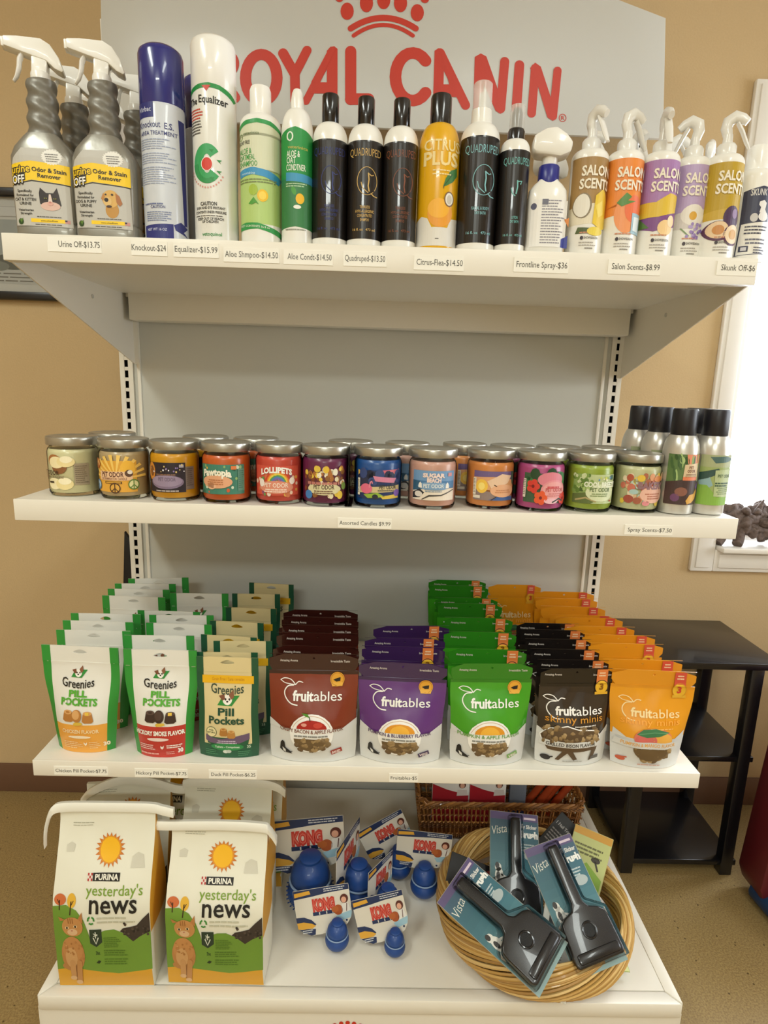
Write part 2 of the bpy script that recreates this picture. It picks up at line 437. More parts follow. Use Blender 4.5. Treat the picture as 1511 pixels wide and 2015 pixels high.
def shelf(z, front, lip, drop, dx=0.0):
    b = MB()
    b.box(-HW+dx, HW+dx, -front+.004, -0.004, z-.0025, z, sw)
    b.box(-HW+dx, HW+dx, -front, -front+.004, z-lip, z+.001, sw, bev=0.0012)
    b.box(-HW+dx, HW+dx, -front+.002, -front+.022, z-lip, z-lip+.002, sw)
    for s in (-1, 1): b.box(s*HW+dx-(.003 if s > 0 else 0), s*HW+dx+(.003 if s < 0 else 0), -front+.003, -0.004, z-.026, z-.001, sw)
    b.box(-HW+dx+.01, HW+dx-.01, -0.05, -0.006, z-.034, z-.002, sw, bev=0.002)
    o = b.build('shelf', unit)
    for s in (-1, 1):
        x = s*(HW-.005)+dx; b = MB()
        b.prism([(-front+.006, z-lip+.002), (-0.001, z-drop), (-0.001, z-.004), (-front+.006, z-.004)], x-.0013, x+.0013, sw, axis='x')
        b.box(x-.0013-(.010 if s > 0 else 0), x+.0013+(.010 if s < 0 else 0), -0.0025, -0.001, z-drop, z-.01, sw)
        k = MB(); k.lathe([(0.0, 0), (.0045, 0), (.004, .002), (0.001, .0025)], 'a9a79f', 12)
        b.bm(_bm_of(k), sg, Matrix.Translation((x-s*.0012, -front*.42, z-.055)) @ Matrix.Rotation(-s*pi/2, 4, 'Y'))
        b.build('bracket', o)
    return o
def _bm_of(k):
    bm = bmesh.new(); vs_ = [bm.verts.new(v) for v in k.v]
    for f in k.f:
        try: bm.faces.new([vs_[i] for i in f])
        except ValueError: pass
    return bm
st = shelf(ZT, FT, .040, .185)
b = MB(); b.box(-HW+.02, HW-.02, -0.062, -0.006, ZT-.086, ZT-.018, sw, bev=0.003)
b.box(-HW+.004, HW-.004, -FT+.02, -0.06, ZT-.026, ZT-.022, sw)
b.build('stiffener_rail', st)
shelf(ZM, FM, .035, .15, .005)
shelf(ZB, FB, .030, .15)
# base deck with its border and kick panel
b = MB()
b.box(-HW+.024, HW-.024, -FD+.028, -0.005, ZD-.004, ZD-.0012, sw)
b.prism([(-HW, -FD+.002), (-HW+.0235, -FD+.0275), (-HW+.0235, -.005), (-HW, -.005)], ZD-.03, ZD, sw, axis='z', bev=.001)
b.prism([(HW, -FD+.002), (HW-.0235, -FD+.0275), (HW-.0235, -.005), (HW, -.005)], ZD-.03, ZD, sw, axis='z', bev=.001)
b.prism([(-HW, -FD), (HW, -FD), (HW-.0240, -FD+.0272), (-HW+.0240, -FD+.0272)], ZD-.034, ZD, sw, axis='z', bev=.004)
dk = b.build('base_deck', unit)
b = MB(); b.box(-HW+.004, HW-.004, -FD+.004, -FD+.010, 0.0, ZD-.03, sw)
for s in (-1, 1): b.box(s*HW-.003, s*HW+.003, -FD+.006, -.005, 0, ZD-.03, sw)
kp = b.build('kick_panel', unit)
RED = '#c8341f'
def crown(d, cx, cy, k, l=1):
    P = lambda x, y: (cx+x*k, cy+y*k)
    # brow bands
    for y0, w in ((35, 12), (49, 8)):
        d.stroke([P(t*64*(1.0 if y0 == 35 else .91), y0+21*t*t) for t in [i/8-1 for i in range(17)]], w*k, RED, l)
    for x, y, rx, ry in ((-71, 22, 13, 17), (-33, 6, 13, 18), (1, 0, 13, 18), (34, 6, 13, 18), (67, 25, 13, 17)): d.ell(*P(x, y), rx*k, ry*k, RED, l+1)
    for x, y in ((-86, -6), (-72, -24), (-52, -37), (-26, -46), (0, -50), (26, -46), (52, -37), (70, -22), (82, -4)): d.ell(*P(x, y), 9*k, 10*k, RED, l+1)
d = Decal(0, 0, 1, 1)
crown(d, -.028, -.060, .00047)
d.into(MB(), flat_map(-FD+.0035)).build('printed_crown', kp, flat=True)

# header sign
SZ = 1.97
sign = thing('header_sign', 'white board with red crown and red brand lettering above the top shelf', 'sign', (0, 0, SZ))
pts = [(-.642, -.122), (.638, -.122), (.614, .120), (.475, .160), (.25, .19), (0, .2), (-.25, .19), (-.475, .160), (-.632, .120)]
b = MB(); b.prism(pts, -.012, -.001, mat('#cbcac4', 0.33, name='sign_board'), axis='y', bev=.001, M=None)
b.build('board', sign)
SY = -.0125
d = Decal(0, 0, 1, 1)
w = 25
def lpts(x0, x1, y0, y1, pts): return [(x0+(x1-x0)*a, y0+(y1-y0)*c) for a, c in pts]
def arcp(cx, cy, rx, ry, a0, a1, n=18): return [(cx+rx*cos(radians(a0+(a1-a0)*i/n)), cy+ry*sin(radians(a0+(a1-a0)*i/n))) for i in range(n+1)]
d.stroke([(407, 190), (407, 105)], w, RED); d.stroke([(407, 105)]+arcp(438, 125, 22, 20, -90, 90)+[(407, 145)], 21, RED, 2); d.stroke([(432, 147), (462, 192)], 21, RED, 3)   # R
d.ring(514, 153, 42, 57, 22, RED, 1)                                                            # O
d.stroke([(557, 105), (580, 146)], 20, RED, 1); d.stroke([(604, 99), (580, 146)], 18, RED, 2); d.stroke([(580, 146), (581, 200)], 19, RED, 3)  # Y
d.stroke([(602, 199), (653, 101)], 15, RED, 1); d.poly([(643, 100), (650, 92), (658, 91), (664, 96), (664, 205), (643, 205)], RED, 2); d.poly([(620, 162), (650, 162), (650, 184), (608, 184)], RED, 3); d.poly([(645, 99), (660, 96), (630, 162), (612, 162)], RED, 4)   # A
d.stroke([(690, 101), (690, 196)], 22, RED, 1); d.stroke([(690, 195), (725, 195)], 23, RED, 2)   # L
d.stroke(arcp(812, 151, 34, 47, 318, 42), 23, RED, 1)                                            # C
d.poly([(855, 100), (862, 95), (870, 96), (874, 102), (872, 198), (852, 198)], RED, 1); d.stroke([(866, 104), (916, 207)], 18, RED, 2); d.poly([(860, 166), (896, 166), (908, 191), (860, 191)], RED, 3); d.poly([(866, 98), (874, 101), (900, 166), (884, 166)], RED, 4)   # A
d.poly([(934, 112), (946, 105), (957, 111), (993, 214), (985, 224), (975, 218), (952, 165), (950, 218), (931, 218)], RED, 1); d.stroke([(993, 121), (985, 214)], 18, RED, 2)     # N
d.stroke([(1022, 128), (1016, 214)], 19, RED, 1)                                                 # I
d.stroke([(1053, 134), (1046, 223)], 17, RED, 1); d.poly([(1043, 134), (1053, 123), (1064, 131), (1095, 226), (1088, 238), (1077, 231), (1058, 168)], RED, 2); d.stroke([(1097, 139), (1088, 229)], 16, RED, 3)   # N
d.ring(1107, 232, 7.5, 8, 1.4, RED, 1); d.txt('R', 1104, 1111, 236, 8, RED, 1)
sm = lambda u, v, z: at_y(u, -v, SY-z*0.8)-Vector((0, 0, SZ))
d.into(MB(), sm).build('lettering', sign, flat=True)
d = Decal(0, 0, 1, 1); crown(d, 754, 0, 1.0)
d.into(MB(), sm).build('crown_emblem', sign, flat=True)

# price tags on the shelf fronts
TAGS = [
 (0, 'Urine Off-$13.75', 93, 200, 467, 492, 115, 'white price strip under the two grey trigger-spray bottles'),
 (0, 'Knockout-$24', 258, 330, 475, 503, 259, 'white price strip under the blue-capped aerosol can'),
 (0, 'Equalizer-$15.99', 341, 431, 478, 507, 344, 'white price strip under the white-capped aerosol with green circle'),
 (0, 'Aloe Shmpoo-$14.50', 440, 550, 488, 517, 443, 'white price strip under the pale green shampoo bottle'),
 (0, 'Aloe Condt-$14.50', 558, 655, 494, 520, 566, 'white price strip under the narrow green conditioner bottle'),
 (0, 'Quadruped-$13.50', 676, 760, 497, 523, 679, 'white price strip under the black bottle with gold lettering'),
 (0, 'Citrus-Flea-$14.50', 815, 912, 504, 532, 820, 'white price strip under the yellow citrus bottle'),
 (0, 'Frontline Spray-$36', 1012, 1117, 505, 540, 1017, 'white price strip under the white spray bottle with blue collar'),
 (0, 'Salon Scents-$8.99', 1198, 1298, 508, 545, 1205, 'white price strip under the orange and purple scent sprays'),
 (0, 'Skunk Off-$6', 1412, 1485, 512, 545, 1420, 'white price strip under the bottle with skunk silhouettes'),
 (1, 'Assorted Candles $9.99', 665, 770, 1022, 1047, 668, 'white price strip under the row of candles, mid shelf centre'),
 (1, 'Spray Scents-$7.50', 1230, 1322, 1030, 1056, 1236, 'white price strip under the silver spray cans'),
 (2, 'Chicken Pill Pocket-$7.75', 106, 213, 1506, 1527, 109, 'white price strip under the treat bag with orange foot'),
 (2, 'Hickory Pill Pocket-$7.75', 265, 370, 1511, 1536, 268, 'white price strip under the treat bag with red foot'),
 (2, 'Duck Pill Pocket-$6.25', 411, 505, 1520, 1537, 416, 'white price strip under the cream treat bag with dark green sides'),
 (2, 'Fruitables-$5', 766, 822, 1524, 1541, 769, 'small white price strip under the purple fruit treat bag'),
]
pap = mat('#f1ede2', 0.5); 
for lev, body, x0, x1, y0, y1, tx, lab in TAGS:
    F = (FT, FM, FB)[lev]; zt_ = (ZT, ZM, ZB)[lev]; lip = (.04, .035, .03)[lev]
    A, B = at_y(x0, y0, -F), at_y(x1, y1, -F)
    # the strip follows the shelf's own level, centred on what the photo shows
    c0 = at_y((x0+x1)/2, (y0+y1)/2, -F); w_ = (B.x-A.x); h_ = min(lip-.008, .022 if lev == 0 else .017)
    zc = max(min(c0.z, zt_-.003-h_/2), zt_-lip+.002+h_/2)
    t = thing('price_tag', lab, 'price tag', (c0.x, -F, zc), group='price strips on the shelf fronts')
    MB().box(-w_/2, w_/2, -.0009, 0, -h_/2, h_/2, pap).build('paper_strip', t, flat=True)
    d = Decal(); tx0 = -w_/2+(tx-x0)/(x1-x0)*w_
    d.txt(body, tx0, w_/2-.002, .0035 if lev == 0 else .003, .009 if lev == 0 else .0066, '#4a463f', 1, bold=0)
    d.into(MB(), flat_map(-.0009)).build('lettering', t, flat=True)

# ------------------------------------------------------------------ bottles on the top shelf
FY = -FT+.012                                      # fronts of the front row stand just behind the lip
WH = mat('#efece4', 0.3, coat=0.3, name='white_plastic')
BLK = mat('#14100f', 0.2, coat=0.4, name='black_plastic')
YEL = '#f2c919'
def sprayer_mesh(k=1.0):
    """household trigger head, nozzle towards -x; x = 0 is the neck axis, z = 0 its collar"""
    b = MB()
    b.lathe([(.0165, 0), (.0175, .004), (.0175, .02), (.0165, .023)], WH, 28)
    b.prism([(-.014, .02), (.013, .02), (.016, .045), (-.012, .047)], -.011, .011, WH, bev=.003)
    b.prism([(-.057, .054), (-.010, .045), (.013, .041), (.028, .030), (.040, .026), (.043, .029), (.036, .048), (.022, .066), (.006, .073), (-.034, .071), (-.057, .068)], -.0125, .0125, WH, bev=.004)
    b.box(-.062, -.054, -.009, .009, .0535, .0685, WH, bev=.002)
    return b
def trigger_mesh():
    b = MB(); b.tube([(-.028, 0, .052), (-.034, 0, .040), (-.036, 0, .028), (-.041, 0, .014), (-.047, 0, .006)], [.007, .008, .0075, .006, .004], WH, 10, flat=.55); return b
GRY = mat('#8d897e', 0.33, metal=.35, coat=.2, bump=.15, bscale=40, name='grey_bottle_plastic')
def rrect(w, d, n=40, e=4.0):
    out = []
    for j in range(n):
        a = 2*pi*j/n; c, s_ = cos(a), sin(a); k = (abs(c)**e+abs(s_)**e)**(-1/e)
        out.append((w/2*c*k, d/2*s_*k))
    return out
def urine_bottle(label, cat):
    t = thing('spray_bottle', label, 'spray bottle', group='grey trigger-spray bottles')
    b = MB(); secs = []
    for z, w, d in ((0, .092, .05), (.003, .098, .056), (.018, .0985, .0565), (.021, .0955, .054), (.024, .0985, .0565), (.10, .1005, .0575), (.118, .099, .057), (.132, .086, .055), (.146, .062, .048), (.153, .048, .043)):
        secs.append([(x, y, z) for x, y in rrect(w, d)])
    b.loft(secs, GRY)
    b.build('body', t)
    b = MB(); secs = []      # ribbed, twisted neck grip
    for i in range(41):
        z = .150+.082*i/40; q = []
        r = .0245-.0035*(i/40)+.003*(i/40)**6*0
        for j in range(32):
            a = 2*pi*j/32; rr = r+.0016*sin(2*a*1+ (z-.15)*260)
            q.append((rr*1.0*cos(a), rr*.9*sin(a), z))
        secs.append(q)
    b.loft(secs, mat('#7b776d', 0.4, metal=.3, bump=.2, bscale=60)); b.build('neck_grip', t)
    h = sprayer_mesh(); o = h.build('spray_head', t, loc=(0, 0, .222)); o.rotation_euler = (0, 0, radians(12)); o.scale = (.82, 1, .92)
    trigger_mesh().build('trigger', o)
    d = Decal(265, 1250, .000272, .000252)
    G1 = '#bdb9b0'
    d.poly([(98, 850), (115, 800), (168, 742), (360, 742), (415, 800), (425, 1195), (105, 1195)], G1, 1)
    d.star(335, 790, 60, 52, 22, '#e6e3db', 2, .78); d.lines(295, 378, 772, 4, 13, 5, '#6f6b66', 3, 3, True)
    d.poly([(98, 838), (215, 815), (425, 835), (425, 945), (215, 925), (98, 955)], YEL, 2)
    d.stroke([(98, 958), (215, 930), (425, 949)], 6, '#2a2520', 2, cap=False)
    d.txt('urine', 100, 212, 885, 42, '#2a2520', 3, bold=.09, slope=-.12); d.txt('urine', 102, 209, 885, 40, YEL, 4, bold=.015, slope=-.12)
    d.txt('OFF', 98, 180, 950, 50, '#1b1815', 5, bold=.10, slope=-.12); d.txt('OFF', 102, 176, 947, 44, '#f3efe6', 6, bold=.02, slope=-.12)
    d.txt('Odor & Stain', 220, 408, 880, 24, '#231f19', 4, bold=.02, slope=.06); d.txt('Remover', 250, 378, 913, 24, '#231f19', 4, bold=.02, slope=.06)
    for i, (s_, hh) in enumerate((('Specifically', 14), ('Formulated for', 14), ('CAT & KITTEN' if cat else 'DOG & PUPPY', 17), ('URINE', 17), ('Veterinarian', 13), ('Strength', 13))):
        y = (998, 1022, 1048, 1072, 1108, 1128)[i]; ww = (42, 50, 62, 34, 44, 34)[i]
        d.txt(s_, 170-ww, 170+ww, y, hh, '#3a362f', 3, bold=.02)
    if cat:
        d.poly([(250, 1000), (258, 968), (290, 998), (330, 998), (352, 966), (362, 1010), (372, 1070), (340, 1085), (275, 1085), (252, 1060)], '#2c2422', 2)
        d.ell(311, 1075, 55, 26, '#d8b3a4', 3); d.poly([(300, 1050), (306, 1005), (316, 1005), (324, 1050)], '#ddc9bd', 4); d.ell(311, 1060, 16, 12, '#d9a79a', 5); d.ell(311, 1052, 7, 5, '#c07a70', 6)
        d.ell(285, 1030, 8, 5, '#8d8a3a', 4); d.ell(338, 1030, 8, 5, '#8d8a3a', 4); d.ell(285, 1030, 3, 5, '#111111', 5); d.ell(338, 1030, 3, 5, '#111111', 5)
    else:
        d.ell(318, 1085, 38, 48, '#bd8a3c', 2); d.ell(312, 1020, 48, 52, '#d5a858', 3); d.poly([(340, 985), (362, 1000), (378, 1045), (362, 1062), (345, 1040)], '#a8672e', 4); d.poly([(272, 985), (258, 1020), (270, 1035), (280, 1005)], '#b97e3a', 4)
        d.ell(294, 1035, 24, 26, '#dcb671', 4); d.ell(288, 1026, 12, 12, '#241a14', 5); d.ell(285, 995, 6, 5, '#2a1a10', 5); d.ell(322, 995, 7, 6, '#2a1a10', 5); d.ell(302, 1064, 16, 7, '#3a2218', 5)
    d.ell(135, 1170, 16, 18, '#2f4a22', 3); d.poly([(128, 1160), (150, 1150), (140, 1178)], '#5d7f35', 4)
    d.rect(195, 1150, 385, 1172, YEL, 2); d.txt('www.urineoff.com', 250, 345, 1166, 9, '#5a4d10', 3)
    d.rect(385, 1152, 412, 1172, '#c9908a', 2); d.rect(385, 1152, 397, 1162, '#2b2a45', 3)
    d.lines(225, 370, 1136, 1, 9, 5, '#5a564f', 3, 4, True); d.lines(200, 390, 1182, 1, 9, 5, '#5a564f', 3, 5, True)
    secz = [(.018, .0565), (.024, .0565), (.10, .0575), (.118, .057), (.132, .055), (.146, .048)]
    def um(u, v, z):
        w = .0985; q = min(.97, abs(u)/(w/2)); dd = .0565/2*(1-q**4)**.25
        if v > .118: dd -= (v-.118)*.06
        return (u, -dd-z-.0005, v)
    d.into(MB(), um, frange(-.048, .048, .006), frange(0, .14, .012)).build('label', t, flat=True)
    return t
def place_top(t, px, depth=0.0, r=.033, rz=0, x=None):
    y = FY+r+depth
    p = at_y(px, 350, y) if x is None else Vector((x, y, 0))
    t.location = (p.x, y, ZT+.001); t.rotation_euler = (0, 0, rz); return t
c1 = place_top(urine_bottle('grey trigger-spray bottle with cat face label at the end of the top shelf', True), 95, 0, .029, radians(4))
c2 = place_top(urine_bottle('grey trigger-spray bottle with golden dog face label', False), 212, 0, .029, radians(3))
for src, lab, x, y in ((c1, 'grey trigger-spray bottle directly behind the cat-face bottle', -.536, .085), (c2, 'grey trigger-spray bottle behind the gap between the cat and dog bottles, small in view', -.437, .105), (c2, 'grey trigger-spray bottle deepest of those behind the dog-face bottle', -.418, .19), (c1, 'grey trigger-spray bottle third back from the cat-face bottle', -.520, .175)):
    dup(src, lab, (x, FY+.029+y, ZT+.001), (0, 0, radians(5)))

def aerosol(label, cap, capm, body, H, zc, r=.0335, top='dome'):
    t = thing('aerosol_can', label, 'aerosol can')
    b = MB(); b.lathe([(r-.003, 0), (r-.0005, .002), (r, .005), (r, zc-.012), (r-.0005, zc-.009), (r-.003, zc-.006), (r-.008, zc)], body, 44); b.build('can', t)
    b = MB()
    if top == 'dome': b.lathe([(r-.001, zc-.009), (r, zc-.007), (r-.0002, H-.012), (r-.002, H-.006), (r-.008, H-.001), (.001, H)], capm, 44)
    b.build('cap', t)
    return t
# blue cap: printed panel design
t = aerosol('white aerosol can with tall navy blue cap and blue print', None, mat('#262a78', .25, coat=.5), mat('#cfd3da', .32, coat=.3), .286, .209, .0345)
R0 = .0345
d = Decal(975, 1290, .000262, .000238, R0)
NV = '#2b2f74'
d.rect(852, 450, 962, 540, NV, 1); d.txt('Virbac', 866, 948, 505, 28, '#c9cde0', 2)
d.txt('Knockout', 862, 1000, 600, 38, '#3a3f78', 2, bold=.005); d.txt('E.S.', 1022, 1068, 606, 36, '#3a3f78', 2); d.txt('AREA TREATMENT', 868, 1085, 645, 24, '#3a3f78', 2, bold=.005)
for k in range(3): d.lines(868, 1080, 668+k*85, 5 if k < 2 else 8, 14, 6, '#9aa3bb', 2, 11+k)
d.lines(880, 1065, 1060, 1, 10, 9, '#6a7398', 2, 15); d.txt('CAUTION', 920, 1010, 1092, 18, '#3a3f78', 2)
d.lines(890, 1065, 1112, 5, 13, 6, '#7c86a6', 2, 16)
d.poly([(872, 1198), (1050, 1185), (1050, 1283), (872, 1283)], NV, 1); d.txt('NET WT 16 OZ', 892, 1015, 1232, 16, '#cdd1e6', 2)
d.poly([(1052, 1190), (1085, 1165), (1112, 1195), (1095, 1225), (1108, 1255), (1078, 1232), (1060, 1222)], NV, 2)
d.poly([(1088, 530), (1110, 530), (1115, 1180), (1098, 1180)], NV, 1)
d.into(MB(), cyl_map(R0), frange(-.06, .06, .004)).build('label', t, flat=True)
place_top(t, 325, 0, R0)
dup(t, 'second navy-capped aerosol can standing behind the first one', (-.318, FY+.125, ZT+.001), (0, 0, 1.2))
t = aerosol('white aerosol can with white cap, green arc and green round emblem', None, mat('#f0ede6', .28, coat=.4), mat('#e4e2da', .3, coat=.3), .301, .233, .0350)
R0 = .0350
d = Decal(1288, 1310, .000262, .000245, R0)
GN = '#1f8a3e'
d.stroke([(1150, 425), (1180, 405), (1230, 392), (1288, 388), (1346, 396), (1396, 420), (1424, 448)], 26, GN, 1, cap=False)
d.poly([(1248, 390), (1302, 390), (1276, 424)], '#c8402c', 2)
d.txt('The', 1162, 1216, 492, 38, '#24211d', 2, bold=.02); d.txt('Equalizer', 1226, 1392, 492, 42, '#24211d', 2, bold=.02, slope=.1)
for k, c in enumerate(('#c8402c',)*4+('#55504a',)*5): d.lines(1168, 1252, 520+k*17, 1, 5, 8, c, 2, 30+k)
d.ring(1268, 840, 88, 118, 62, '#38a05c', 1, 38, 322); d.ring(1268, 840, 88, 118, 30, '#2b8f4c', 2, 60, 180); d.ell(1268, 843, 33, 38, '#d23a26', 3); d.ring(1268, 843, 36, 42, 4, '#f2efe8', 3)
for x, y in ((1296, 765), (1340, 825), (1338, 890), (1296, 930)): d.poly([(x-14, y-8), (x+16, y-8), (x+4, y+2), (x+8, y+14), (x-2, y+4)], GN, 3)
for i in range(15):
    a = radians(165-i*9.6); d.ell(1268+104*cos(a), 843+140*sin(a), 5, 6, '#d8978c', 2, n=8)
d.txt('CAUTION', 1220, 1322, 1090, 22, '#2c2824', 2, bold=.025)
d.txt('SKIN AND EYE IRRITANT', 1190, 1368, 1112, 15, '#2c2824', 2, bold=.02); d.txt('CONTENTS UNDER PRESSURE', 1185, 1372, 1138, 15, '#2c2824', 2, bold=.02); d.lines(1185, 1370, 1150, 1, 8, 5, '#55504a', 2, 8)
d.txt('KEEP OUT OF REACH', 1198, 1358, 1178, 15, '#2c2824', 2, bold=.02); d.txt('OF CHILDREN', 1228, 1328, 1196, 15, '#2c2824', 2, bold=.02)
d.txt('vetoquinol', 1226, 1346, 1275, 22, GN, 2, bold=.01)
d.into(MB(), cyl_map(R0), frange(-.06, .06, .004)).build('label', t, flat=True)
place_top(t, 425, 0, R0)

def bottle(label, prof, m, cap, capm, seg=40, cat='bottle', name='shampoo_bottle', group=None):
    t = thing(name, label, cat, group=group)
    MB().lathe(prof, m, seg).build('bottle_body', t)
    if cap: MB().lathe(cap, capm, 32).build('cap', t)
    return t
def bullet(r, H, zs, rn, zn):                     # straight side to zs, domed shoulder to neck radius rn at zn
    p = [(r-.004, 0), (r-.001, .0015), (r, .005), (r, zs)]
    for i in range(1, 9):
        a = i/8*pi/2; p.append((rn+(r-rn)*cos(a)**.9, zs+(zn-zs)*sin(a)))
    return p
# aloe shampoo
pr = bullet(.033, .24, .178, .014, .196)
t = bottle('pale green and white shampoo bottle with rounded white cap', pr, WH, [(.0165, .190), (.017, .196), (.0168, .232), (.015, .237), (.010, .2395), (.001, .240)], WH)
d = Decal(228, 1085, .000280, .000241, .033)
GR = '#2b9447'
d.rect(100, 415, 356, 640, '#d6d8ba', 1); d.rect(100, 630, 356, 965, '#b2cd7b', 1)
d.stroke([(100, 385), (160, 350), (228, 342), (296, 350), (356, 385)], 26, GR, 2, cap=False)
d.poly([(100, 400), (160, 362), (228, 353), (296, 362), (356, 398), (356, 430), (100, 430)], '#d6d8ba', 1)
d.ring(130, 430, 12, 20, 4, '#8fa06a', 3); d.txt('veterinica', 145, 240, 423, 18, '#7b8a62', 3)
d.txt('SOAP FREE', 118, 186, 478, 22, '#55554a', 3); d.txt('ALOE &', 120, 195, 535, 32, '#3f9d4c', 3, bold=.005); d.txt('OATMEAL', 120, 216, 573, 32, '#3f9d4c', 3, bold=.005); d.txt('SHAMPOO', 120, 228, 612, 32, '#3f9d4c', 3, bold=.005)
d.stroke([(118, 655), (200, 640), (280, 655), (345, 690)], 44, '#3d93c4', 3, cap=False); d.txt('nourishing', 135, 215, 660, 14, '#bfe0ee', 4)
d.lines(120, 340, 688, 2, 16, 7, '#7d8a5a', 4, 21)
d.ell(203, 755, 26, 34, '#a3bd3c', 3); d.ell(255, 790, 30, 38, '#efc02a', 3); d.ell(255, 790, 20, 26, '#f5d456', 4); d.poly([(175, 840), (205, 800), (235, 845), (215, 835), (195, 846)], '#4d9a35', 4)
d.poly([(100, 965), (160, 955), (228, 958), (290, 978), (356, 1005), (356, 1042), (290, 1012), (228, 995), (100, 1005)], GR, 2); d.txt('NET CONTENTS 16 fl oz', 120, 292, 985, 12, '#dfe8d0', 3, slope=.08)
d.into(MB(), cyl_map(prof_fn(pr, .033)), frange(-.055, .055, .004), frange(.15, .2, .004)).build('label', t, flat=True)
place_top(t, 514, 0, .033)
dup(t, 'white shampoo bottle mostly hidden behind the pale green shampoo bottle', (-.218, FY+.125, ZT+.001), (0, 0, .3))
# aloe conditioner
pr = bullet(.0255, .234, .165, .0085, .205)
t = bottle('narrow green and white conditioner bottle with slim pointed cap', pr, WH, [(.0105, .196), (.0105, .215), (.0085, .228), (.006, .2335), (.001, .235)], WH)
d = Decal(438, 1090, .000300, .000246, .0255)
d.poly([(350, 440), (395, 400), (438, 388), (490, 405), (526, 440), (526, 700), (350, 690)], '#1f8f3f', 1); d.poly([(350, 690), (526, 700), (526, 1000), (438, 980), (350, 1000)], '#357a45', 1)
d.ring(410, 445, 18, 28, 7, '#e7eee0', 2); d.txt('veterinica', 398, 500, 518, 18, '#b9b24a', 2, slope=.06)
d.txt('ALOE &', 392, 462, 565, 36, '#eef0e2', 2, bold=.01); d.txt('OAT', 392, 440, 603, 36, '#eef0e2', 2, bold=.01); d.txt('CONDTNER', 390, 490, 645, 36, '#eef0e2', 2, bold=.01)
d.poly([(388, 655), (526, 672), (526, 720), (388, 705)], '#3b93bd', 2); d.lines(388, 515, 720, 2, 14, 6, '#b9d3ae', 2, 44)
d.ell(430, 765, 12, 26, '#4a9a3c', 2, rot=-15); d.ell(462, 812, 22, 32, '#edb722', 2); d.ell(448, 862, 20, 12, '#f0eee2', 2)
d.lines(380, 500, 995, 1, 12, 8, '#9a9a8c', 2, 45, True)
d.into(MB(), cyl_map(prof_fn(pr, .0255)), frange(-.045, .045, .0035), frange(.13, .21, .004)).build('label', t, flat=True)
place_top(t, 585, 0, .0255)

# black-wrapped grooming bottles
BK = mat('#17120f', .28, coat=.35, name='black_label_film')
def groom(label, ink, H, r, zs, zn, capkind, zb=.012, emblem=True, l2=('TEARLESS', 'HYPO-ALLERGENIC', 'CONCENTRATED', 'SHAMPOO')):
    pr = bullet(r, H, zs, .0115, zn)
    t = bottle(label, pr, WH, None, None)
    W2_ = r*pi*.96
    zt2 = zs+.002
    d = Decal(840, 0, r/105, 1)
    d.sv = (zt2-zb)/(1068-430); d.yb = 1068+zb/d.sv
    d.poly([(840-W2_/d.su, 430), (840+W2_/d.su, 430), (840+W2_/d.su, 1068), (840-W2_/d.su, 1068)], BK, 1)
    d.R = r*1.02
    d.txt('QUADRUPED', 756, 930, 530, 48, ink, 3, bold=-.004)
    d.R = r*1.02
    if emblem:
        d.ring(855, 690, 58, 92, 4, ink, 3, 50, 402); d.stroke([(880, 770), (895, 785), (912, 788)], 6, ink, 3)
        d.stroke([(822, 700), (830, 735), (850, 755), (862, 765)], 5, ink, 3)
        d.stroke([(862, 640), (866, 680), (862, 720), (868, 755)], 7, ink, 3); d.stroke([(862, 640), (880, 655), (890, 650)], 6, ink, 3)
    else:
        d.stroke([(850, 640), (852, 680), (845, 725)], 9, ink, 3); d.stroke([(850, 645), (880, 640), (872, 660)], 8, ink, 3); d.stroke([(812, 690), (820, 725), (838, 740)], 7, ink, 3)
    for i, s_ in enumerate(l2):
        hw = 8.0*len(s_)*.72; d.txt(s_, 845-hw*.62, 845+hw*.62, 868+i*28, 18, ink, 3)
    d.txt('16 fl. oz   473 ml', 778, 905, 1015, 16, ink, 3)
    d.into(MB(), cyl_map(prof_fn(pr, r)), frange(-r*3.1, r*3.1, r/8), [zs]).build('label', t, flat=True)
    if capkind == 'flip':
        MB().lathe([(.0125, zn-.004), (.0135, zn-.002), (.0135, H-.002), (.0125, H), (.001, H+.0005)], BLK, 32).build('cap', t)
    elif capkind == 'mist':
        MB().lathe([(.0165, zn-.006), (.0168, zn+.006), (.016, zn+.02), (.012, zn+.022), (.006, zn+.024), (.006, zn+.045), (.001, zn+.046)], WH, 32).build('pump', t)
        MB().lathe([(.0152, zn+.020), (.0148, H-.002), (.013, H), (.001, H+.0003)], frost(), 32, c0=False).build('overcap', t)
    else:
        MB().lathe([(.0135, zn-.006), (.0138, zn+.012), (.012, zn+.016), (.0085, zn+.017), (.0085, H-.012), (.006, H-.004), (.001, H-.003)], BLK, 32).build('pump', t)
        MB().lathe([(.0118, zn+.012), (.0115, H-.001), (.010, H), (.001, H+.0002)], frost(), 32, c0=False).build('overcap', t)
    return t
GQ = 'black-wrapped white grooming bottles'
place_top(groom('black-wrapped bottle with dim navy lettering and black cap', '#2a3470', .2287, .0288, .155, .187, 'flip'), 649, 0, .0288)
place_top(groom('black-wrapped bottle with gold lettering and gold loop emblem', '#c9a45a', .2265, .0288, .155, .186, 'flip'), 718, 0, .0288)
place_top(groom('black-wrapped bottle with dim copper brown lettering', '#7a4226', .2257, .0282, .155, .185, 'flip'), 787, 0, .0282)
place_top(groom('tall black-wrapped mist bottle with teal lettering and clear overcap', '#7fb7bd', .256, .0318, .168, .196, 'mist', l2=('FACIAL & BODY', 'DRY BATH')), 941, 0, .0318)
place_top(groom('small black-wrapped spray bottle with black pump under clear overcap', '#6fb3ad', .223, .0245, .150, .172, 'pump', emblem=False, l2=('', 'LOTION', 'DRY BATH')), 1010, 0, .0245)

